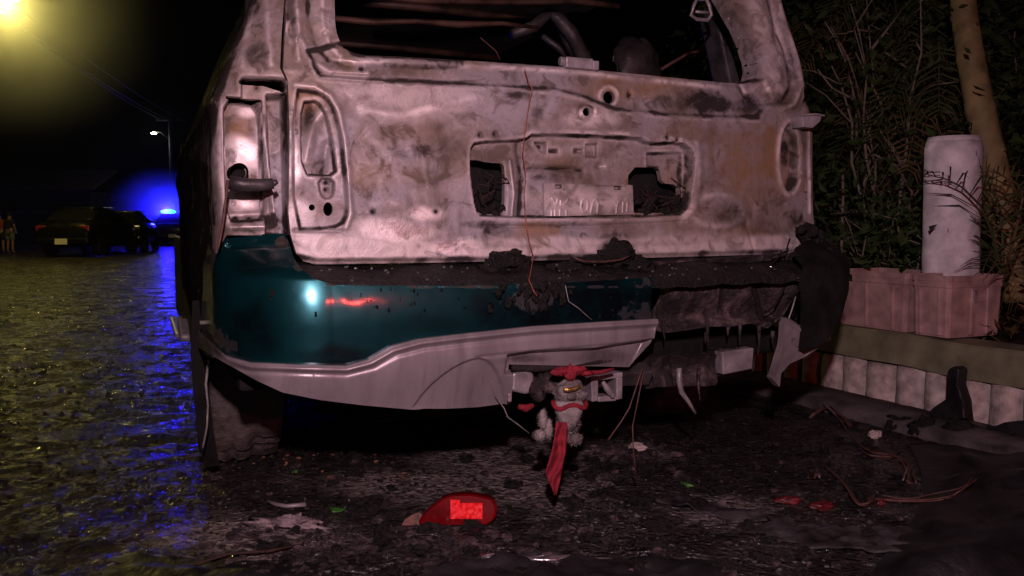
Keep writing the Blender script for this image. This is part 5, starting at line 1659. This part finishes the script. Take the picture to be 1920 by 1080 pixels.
# ================================================================== FAR END OF THE STREET
def street_car(loc, rz, paint, label, W=1.66, H=1.42, L=4.2, group='vehicles parked at the far end of the street', lamp_m=None, plate=True, front=False):
    root = empty('parked_car', loc, rz)
    tag(root, label, 'car', group)
    def loft(secs, n=14):
        vs, fs = [], []
        for y, zb, zt, hw in secs:
            for k in range(n):
                a = 2 * math.pi * k / n
                c_, s_ = math.cos(a), math.sin(a)
                x = hw * math.copysign(abs(c_) ** .45, c_); z = (zb + zt) / 2 + (zt - zb) / 2 * math.copysign(abs(s_) ** .45, s_)
                vs.append((x, y, z))
        for i in range(len(secs) - 1):
            for k in range(n):
                fs.append((i * n + k, i * n + (k + 1) % n, i * n + n + (k + 1) % n, i * n + n + k))
        fs += [tuple(range(n - 1, -1, -1)), tuple(range((len(secs) - 1) * n, len(secs) * n))]
        return MB().add(vs, fs)
    h = W / 2
    loft([(0, .38, .78, h * .86), (.08, .30, .92, h * .95), (.5, .24, .98, h), (1.2, .22, .98, h), (L - 1.0, .22, .95, h), (L - .2, .28, .82, h * .95), (L, .36, .66, h * .82)]).build('body', paint, root, True)
    loft([(.42, .92, .98, h * .84), (.80, .92, H * .96, h * .74), (1.3, .92, H, h * .76), (2.0, .92, H, h * .76), (2.9, .92, .98, h * .84)]).build('cabin', M['car_glass'], root, True)
    loft([(.84, H * .955, H + .012, h * .70), (1.3, H * .985, H + .02, h * .73), (2.0, H * .985, H + .02, h * .73)]).build('roof', paint, root, True)
    for sx in (-1, 1):
        MB().box((sx * h * .74, .045, .74), (.26, .08, .15)).build('tail_light', lamp_m or M['lamp_red'], root, bevel=.02)
        for yy in (.75, L - .8):
            m = MB(); m.lathe([(.0, -.1), (.2, -.1), (.3, -.09), (.31, 0), (.3, .09), (.2, .1), (.0, .1)], (sx * (h - .10), yy, .31), 'x', 18); m.build('wheel', M['rubber'], root, True)
    MB().box((0, -.02, .42), (W * .92, .12, .16)).build('bumper', paint, root, bevel=.04)
    if plate: MB().box((.0, -.095, .40), (.31, .02, .15)).build('number_plate', M['plate'], root, bevel=.008)
    return root
YC = 22.0
pa = at(118, 470, YC)
street_car((pa.x, YC, 0), R(4), M['black_paint'], 'black car parked across the street beside the standing man, pale number plate lit', 1.46, 1.3, 3.8, lamp_m=M['lamp_red'])
pb = at(213, 470, 25.2)
street_car((pb.x, 25.2, 0), R(15), M['black_paint'], 'dark car between the black car and the police vehicle', 1.66, 1.26, 3.9, lamp_m=M['chrome'], plate=True)
pc = at(318, 470, 37.4); pc.x += .71
pol = street_car((pc.x, 36.0, 0), R(14), M['black_paint'], 'police vehicle with a lit blue light bar on its roof half hidden by the wreck', 1.8, 1.32, 4.4)
pol.name = 'police_car'
GLINT = glow('blue_glint', (.02, .03, 1.0), 3)  # self-lit blobs stand in for the beacon's reflections on this car
c2 = [o for o in bpy.data.objects if o.get('label', '').startswith('dark car between')][0]
for px_, py_, r_ in ((182, 436, .07), (198, 441, .10), (186, 468, .07)):
    q_ = c2.matrix_basis.inverted() @ at(px_, py_, 24.9)
    MB().blob(q_, r_, 1, .02, 8, (1.6, .6, .7)).build('beacon_glint', GLINT, c2, True)
BLUE = glow('blue_beacon_glow', (.002, .16, 1.0), 60)
BLUE2 = glow('blue_beacon_dim', (.03, .02, 1.0), 8)
m = MB(); m.box((0, 1.5, 1.355), (1.15, .28, .05)); m.build('light_bar', M['black_paint'], pol, bevel=.02)
for x, mt in ((-.36, BLUE), (.36, BLUE2)):
    MB().blob((x, 1.5, 1.44), .5, 1, .02, 10, (.60, .24, .17)).build('blue_lens', mt, pol, True)
lw = Matrix.Rotation(R(14), 4, 'Z') @ Vector((-.36, 1.5, 1.44)) + Vector((pc.x, 36.0, 0))
blue = lamp('blue_beacon', 'POINT', tuple(lw + Vector((0, -.16, .02))), 1100, (.012, .0, 1.0), shadow_soft_size=.14)

# street lamp at the top left
WARM = glow('street_lamp_glow', (1.0, .86, .30), 60)
YL = 19.0
lp = at(14, -6, YL)
sl = empty('street_lamp', (lp.x - 1.9, YL, 0))
tag(sl, 'tall street lamp glowing yellow at the top left corner', 'street lamp')
hh = lp.z
m = MB(); m.tube([(0, 0, 0), (0, 0, hh * .5), (0, 0, hh + .1)], [.11, .09, .07], 12); m.build('pole', M['pole'], sl, True)
m = MB(); m.tube([(0, 0, hh - .3), (.5, 0, hh + .15), (1.2, 0, hh + .22), (1.75, 0, hh + .12)], .035, 8); m.build('arm', M['pole'], sl, True)
m = MB(); m.blob((1.9, 0, hh + .10), .3, 1, .02, 10, (1.1, .6, .35)); m.build('lamp_head', M['dark_steel'], sl, True)
m = MB(); m.blob((1.9, 0, hh), .24, 2, .02, 10, (1.1, .7, .55)); m.build('lamp_lens', WARM, sl, True)
street = lamp('street_lamp_light', 'POINT', (lp.x, YL - .05, hh - .17), 560, (1.0, .80, .17), shadow_soft_size=.14)

# far street lamp and the lines that run to it
YF = 46.0
fp = at(288, 250, YF)
sf = empty('street_lamp', (fp.x + .9, YF, 0))
tag(sf, 'small distant white street lamp above the police vehicle', 'street lamp')
m = MB(); m.tube([(0, 0, 0), (0, 0, fp.z + 1.2)], [.13, .09], 10); m.build('pole', M['pole'], sf, True)
m = MB(); m.tube([(0, 0, fp.z - .4), (-.5, 0, fp.z + .05), (-.9, 0, fp.z + .12)], .03, 6); m.build('arm', M['pole'], sf, True)
m = MB(); m.blob((-.9, 0, fp.z), .09, 2, .02, 8, (1.6, .8, .6)); m.build('lamp_lens', glow('white_lamp_glow', (1, .96, .85), 60), sf, True)
m = MB(); m.box((0, 0, fp.z + .7), (1.5, .08, .09)); m.build('cross_arm', M['pole'], sf)
far = lamp('far_lamp_light', 'POINT', (fp.x, YF - .1, fp.z - .2), 30, (1, .93, .75), shadow_soft_size=.12)
for k, (a, b) in enumerate((((18, 18, 19.5), (-.6, .78)), ((30, 26, 20.5), (-.2, .78)), ((52, 12, 22.0), (.5, .78)))):
    A = at(*a); B = Vector((fp.x + .9 + b[0], YF, fp.z + b[1]))
    A0 = A + (A - B) * .35
    pts = [A0.lerp(B, t) + Vector((0, 0, -1.2 * t * (1 - t))) for t in np.linspace(0, 1, 18)]
    o = MB().tube(pts, .016, 5).build('power_line', M['cable'], None, True)
    tag(o, ('lowest', 'middle', 'uppermost')[k] + ' power line running from the yellow lamp down to the distant pole', 'power line', 'power lines over the street')

# dim houses and a wall closing the street
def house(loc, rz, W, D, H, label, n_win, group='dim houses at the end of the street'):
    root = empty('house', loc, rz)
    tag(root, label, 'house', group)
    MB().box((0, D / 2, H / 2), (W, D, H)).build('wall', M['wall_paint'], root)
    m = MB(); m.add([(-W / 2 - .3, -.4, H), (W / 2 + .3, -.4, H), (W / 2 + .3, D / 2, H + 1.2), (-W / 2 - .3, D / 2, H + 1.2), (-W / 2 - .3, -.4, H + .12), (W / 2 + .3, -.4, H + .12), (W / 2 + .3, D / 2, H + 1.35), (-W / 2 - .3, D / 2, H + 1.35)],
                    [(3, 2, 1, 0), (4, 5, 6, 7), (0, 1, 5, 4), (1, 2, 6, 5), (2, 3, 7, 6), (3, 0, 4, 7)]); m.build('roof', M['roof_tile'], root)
    for i in range(n_win):
        x = -W / 2 + W * (i + .5) / n_win
        if i == n_win // 2:
            d_ = MB().box((x, -.02, 1.05), (.95, .06, 2.1)).build('door', M['dark_steel'], root); MB().blob((x + .36, -.08, 1.0), .03, 1, .05, 6).build('handle', M['chrome'], d_, True)
        else:
            w_ = MB()
            for c_, s_ in (((x - .62, -.03, 1.5), (.06, .08, 1.16)), ((x + .62, -.03, 1.5), (.06, .08, 1.16)), ((x, -.03, 2.05), (1.18, .08, .06)), ((x, -.03, .95), (1.3, .12, .06))): w_.box(c_, s_)
            w_ = w_.build('window', M['dark_steel'], root); MB().box((x, -.012, 1.5), (1.18, .02, 1.04)).build('pane', M['car_glass'], w_)
    return root
h1 = at(40, 430, 44); h2 = at(300, 430, 66)
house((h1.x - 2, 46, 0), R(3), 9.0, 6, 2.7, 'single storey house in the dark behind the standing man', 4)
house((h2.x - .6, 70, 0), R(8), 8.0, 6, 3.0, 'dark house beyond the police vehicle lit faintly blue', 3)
fw = empty('street_wall', (at(120, 430, 44).x, 44, 0), R(4))
tag(fw, 'low plain wall behind the parked cars at the end of the street', 'wall')
MB().box((0, 0, .75), (6.5, .18, 1.5)).build('panel', M['wall_paint'], fw); MB().box((0, 0, 1.54), (6.6, .26, .08)).build('coping', M['kerb'], fw)
for x in (-3.2, 0, 3.2): MB().box((x, -.01, .83), (.3, .3, 1.66)).build('pier', M['wall_paint'], fw, bevel=.02)

# ---- bystanders
def person(loc, rz, label, shirt, shorts, arm_up=True, scale=1.0):
    root = empty('person', loc, rz); root.scale = (scale,) * 3
    tag(root, label, 'person', 'bystanders at the far left')
    V = [(0, 0, .95), (0, .01, 1.15), (0, .0, 1.38), (0, -.01, 1.47), (0, -.02, 1.56), (0, -.01, 1.66)]
    Rr = [(.15, .11), (.14, .10), (.15, .10), (.055, .055), (.085, .095), (.075, .09)]
    E = [(0, 1), (1, 2), (2, 3), (3, 4), (4, 5)]
    def chain(start, pts):
        p = start
        for v, r_ in pts:
            V.append(v); Rr.append((r_, r_)); E.append((p, len(V) - 1)); p = len(V) - 1
    for sx in (-1, 1):
        chain(0, [((sx * .10, 0, .86), .095), ((sx * .11, -.02, .50), .062), ((sx * .12, .02, .10), .042), ((sx * .13, -.03, .045), .042), ((sx * .14, -.14, .03), .035)])
    chain(2, [((-.19, 0, 1.38), .055), ((-.25, .02, 1.12), .042), ((-.24, -.08, .90), .032), ((-.24, -.12, .82), .032)])
    if arm_up: chain(2, [((.19, 0, 1.38), .055), ((.33, -.06, 1.20), .042), ((.20, -.20, 1.36), .032), ((.12, -.22, 1.44), .032)])
    else: chain(2, [((.19, 0, 1.38), .055), ((.25, .02, 1.12), .042), ((.24, -.08, .90), .032), ((.24, -.12, .82), .032)])
    def skin(name, V, E, Rr, mat, grow=0.0, rootv=0):
        me = bpy.data.meshes.new(name); me.from_pydata(V, E, []); me.materials.append(mat)
        o = bpy.data.objects.new(name, me); col.objects.link(o); o.parent = root
        sk = o.modifiers.new('skin', 'SKIN'); sk.use_smooth_shade = True
        for i, r_ in enumerate(Rr):
            sv = me.skin_vertices[0].data[i]; sv.radius = (r_[0] + grow, r_[1] + grow); sv.use_root = (i == rootv)
        ss = o.modifiers.new('sub', 'SUBSURF'); ss.levels = ss.render_levels = 2
        return o
    skin('body', V, E, Rr, M['skin'])
    skin('shirt', [V[0], V[1], V[2], (0, 0, 1.42), (-.19, 0, 1.38), (-.23, .01, 1.22), (.19, 0, 1.38), (.26, -.03, 1.29)], [(0, 1), (1, 2), (2, 3), (2, 4), (4, 5), (2, 6), (6, 7)], [Rr[0], Rr[1], Rr[2], (.07, .07), (.06, .06), (.055, .055), (.06, .06), (.055, .055)], shirt, .022)
    skin('shorts', [(0, 0, .95), (-.10, 0, .84), (-.115, -.01, .52), (.10, 0, .84), (.115, -.01, .52)], [(0, 1), (1, 2), (0, 3), (3, 4)], [(.15, .11), (.10, .10), (.085, .085), (.10, .10), (.085, .085)], shorts, .018)
    MB().blob((0, .015, 1.665), .105, 3, .06, 12, (.86, 1.0, .82)).build('hair', M['hair'], root, True)
    return root
g1 = gp(20, 474)
sc1 = 75 / FPX * g1.y / 1.74
person((g1.x, g1.y, 0), R(170), 'man in dark shirt and grey shorts standing beside the black car', M['shirt_black'], M['shorts'], True, sc1)
g2 = gp(-10, 474)
person((g2.x, g2.y + .3, 0), R(200), 'bystander in a red shirt cut off by the left edge', M['shirt_red'], M['shirt_black'], False, sc1)

# ================================================================== HAZY AIR AND ADDED HALOS
hz = MB(); hz.box((0, 55, 6.2), (300, 300, 14.8))
ho = hz.build('haze', None)
hm_ = bpy.data.materials.new('smoky_air'); hm_.use_nodes = True
nt = hm_.node_tree; nt.nodes.clear()
ou = nt.nodes.new('ShaderNodeOutputMaterial'); pv = nt.nodes.new('ShaderNodeVolumePrincipled')
pv.inputs['Color'].default_value = (.92, .92, .92, 1)
pv.inputs['Density'].default_value = .0003
pv.inputs['Anisotropy'].default_value = .6
nt.links.new(pv.outputs[0], ou.inputs['Volume'])
ho.data.materials.append(hm_)
tag(ho, kind='stuff')

# volumes added round the street lamp and the police beacon to make their halos
def halo_puff(loc, size, dens):
    o = MB().blob((0, 0, 0), 1.0, 3, .0, 16).build('halo_puff', None, None, True)
    o.location = loc; o.scale = size
    m_ = bpy.data.materials.new('halo_volume'); m_.use_nodes = True
    nt = m_.node_tree; nt.nodes.clear()
    ou = nt.nodes.new('ShaderNodeOutputMaterial'); pv = nt.nodes.new('ShaderNodeVolumePrincipled')
    tc = nt.nodes.new('ShaderNodeTexCoord'); gr = nt.nodes.new('ShaderNodeTexGradient'); gr.gradient_type = 'SPHERICAL'
    ns = nt.nodes.new('ShaderNodeTexNoise'); ns.inputs['Scale'].default_value = 2.2; ns.inputs['Detail'].default_value = 3
    mp = nt.nodes.new('ShaderNodeMapRange'); mp.inputs[1].default_value = .3; mp.inputs[2].default_value = .7; mp.inputs[3].default_value = .45; mp.inputs[4].default_value = 1.4
    p2 = nt.nodes.new('ShaderNodeMath'); p2.operation = 'POWER'; p2.inputs[1].default_value = 1.6
    m1 = nt.nodes.new('ShaderNodeMath'); m1.operation = 'MULTIPLY'; m2 = nt.nodes.new('ShaderNodeMath'); m2.operation = 'MULTIPLY'; m2.inputs[1].default_value = dens
    L = nt.links.new
    L(tc.outputs['Object'], gr.inputs[0]); L(tc.outputs['Object'], ns.inputs['Vector']); L(ns.outputs['Fac'], mp.inputs[0])
    L(gr.outputs['Fac'], p2.inputs[0]); L(p2.outputs[0], m1.inputs[0]); L(mp.outputs[0], m1.inputs[1]); L(m1.outputs[0], m2.inputs[0])
    L(m2.outputs[0], pv.inputs['Density']); pv.inputs['Color'].default_value = (.92, .92, .92, 1); pv.inputs['Anisotropy'].default_value = .4
    L(pv.outputs[0], ou.inputs['Volume'])
    o.data.materials.append(m_)
    return tag(o, kind='stuff')
halo_puff((lp.x + .2, YL - .3, lp.z - .4), (3.3, 3.3, 2.9), .115)
halo_puff((lw.x - .1, lw.y - .2, lw.z), (2.4, 2.6, 2.0), .8)
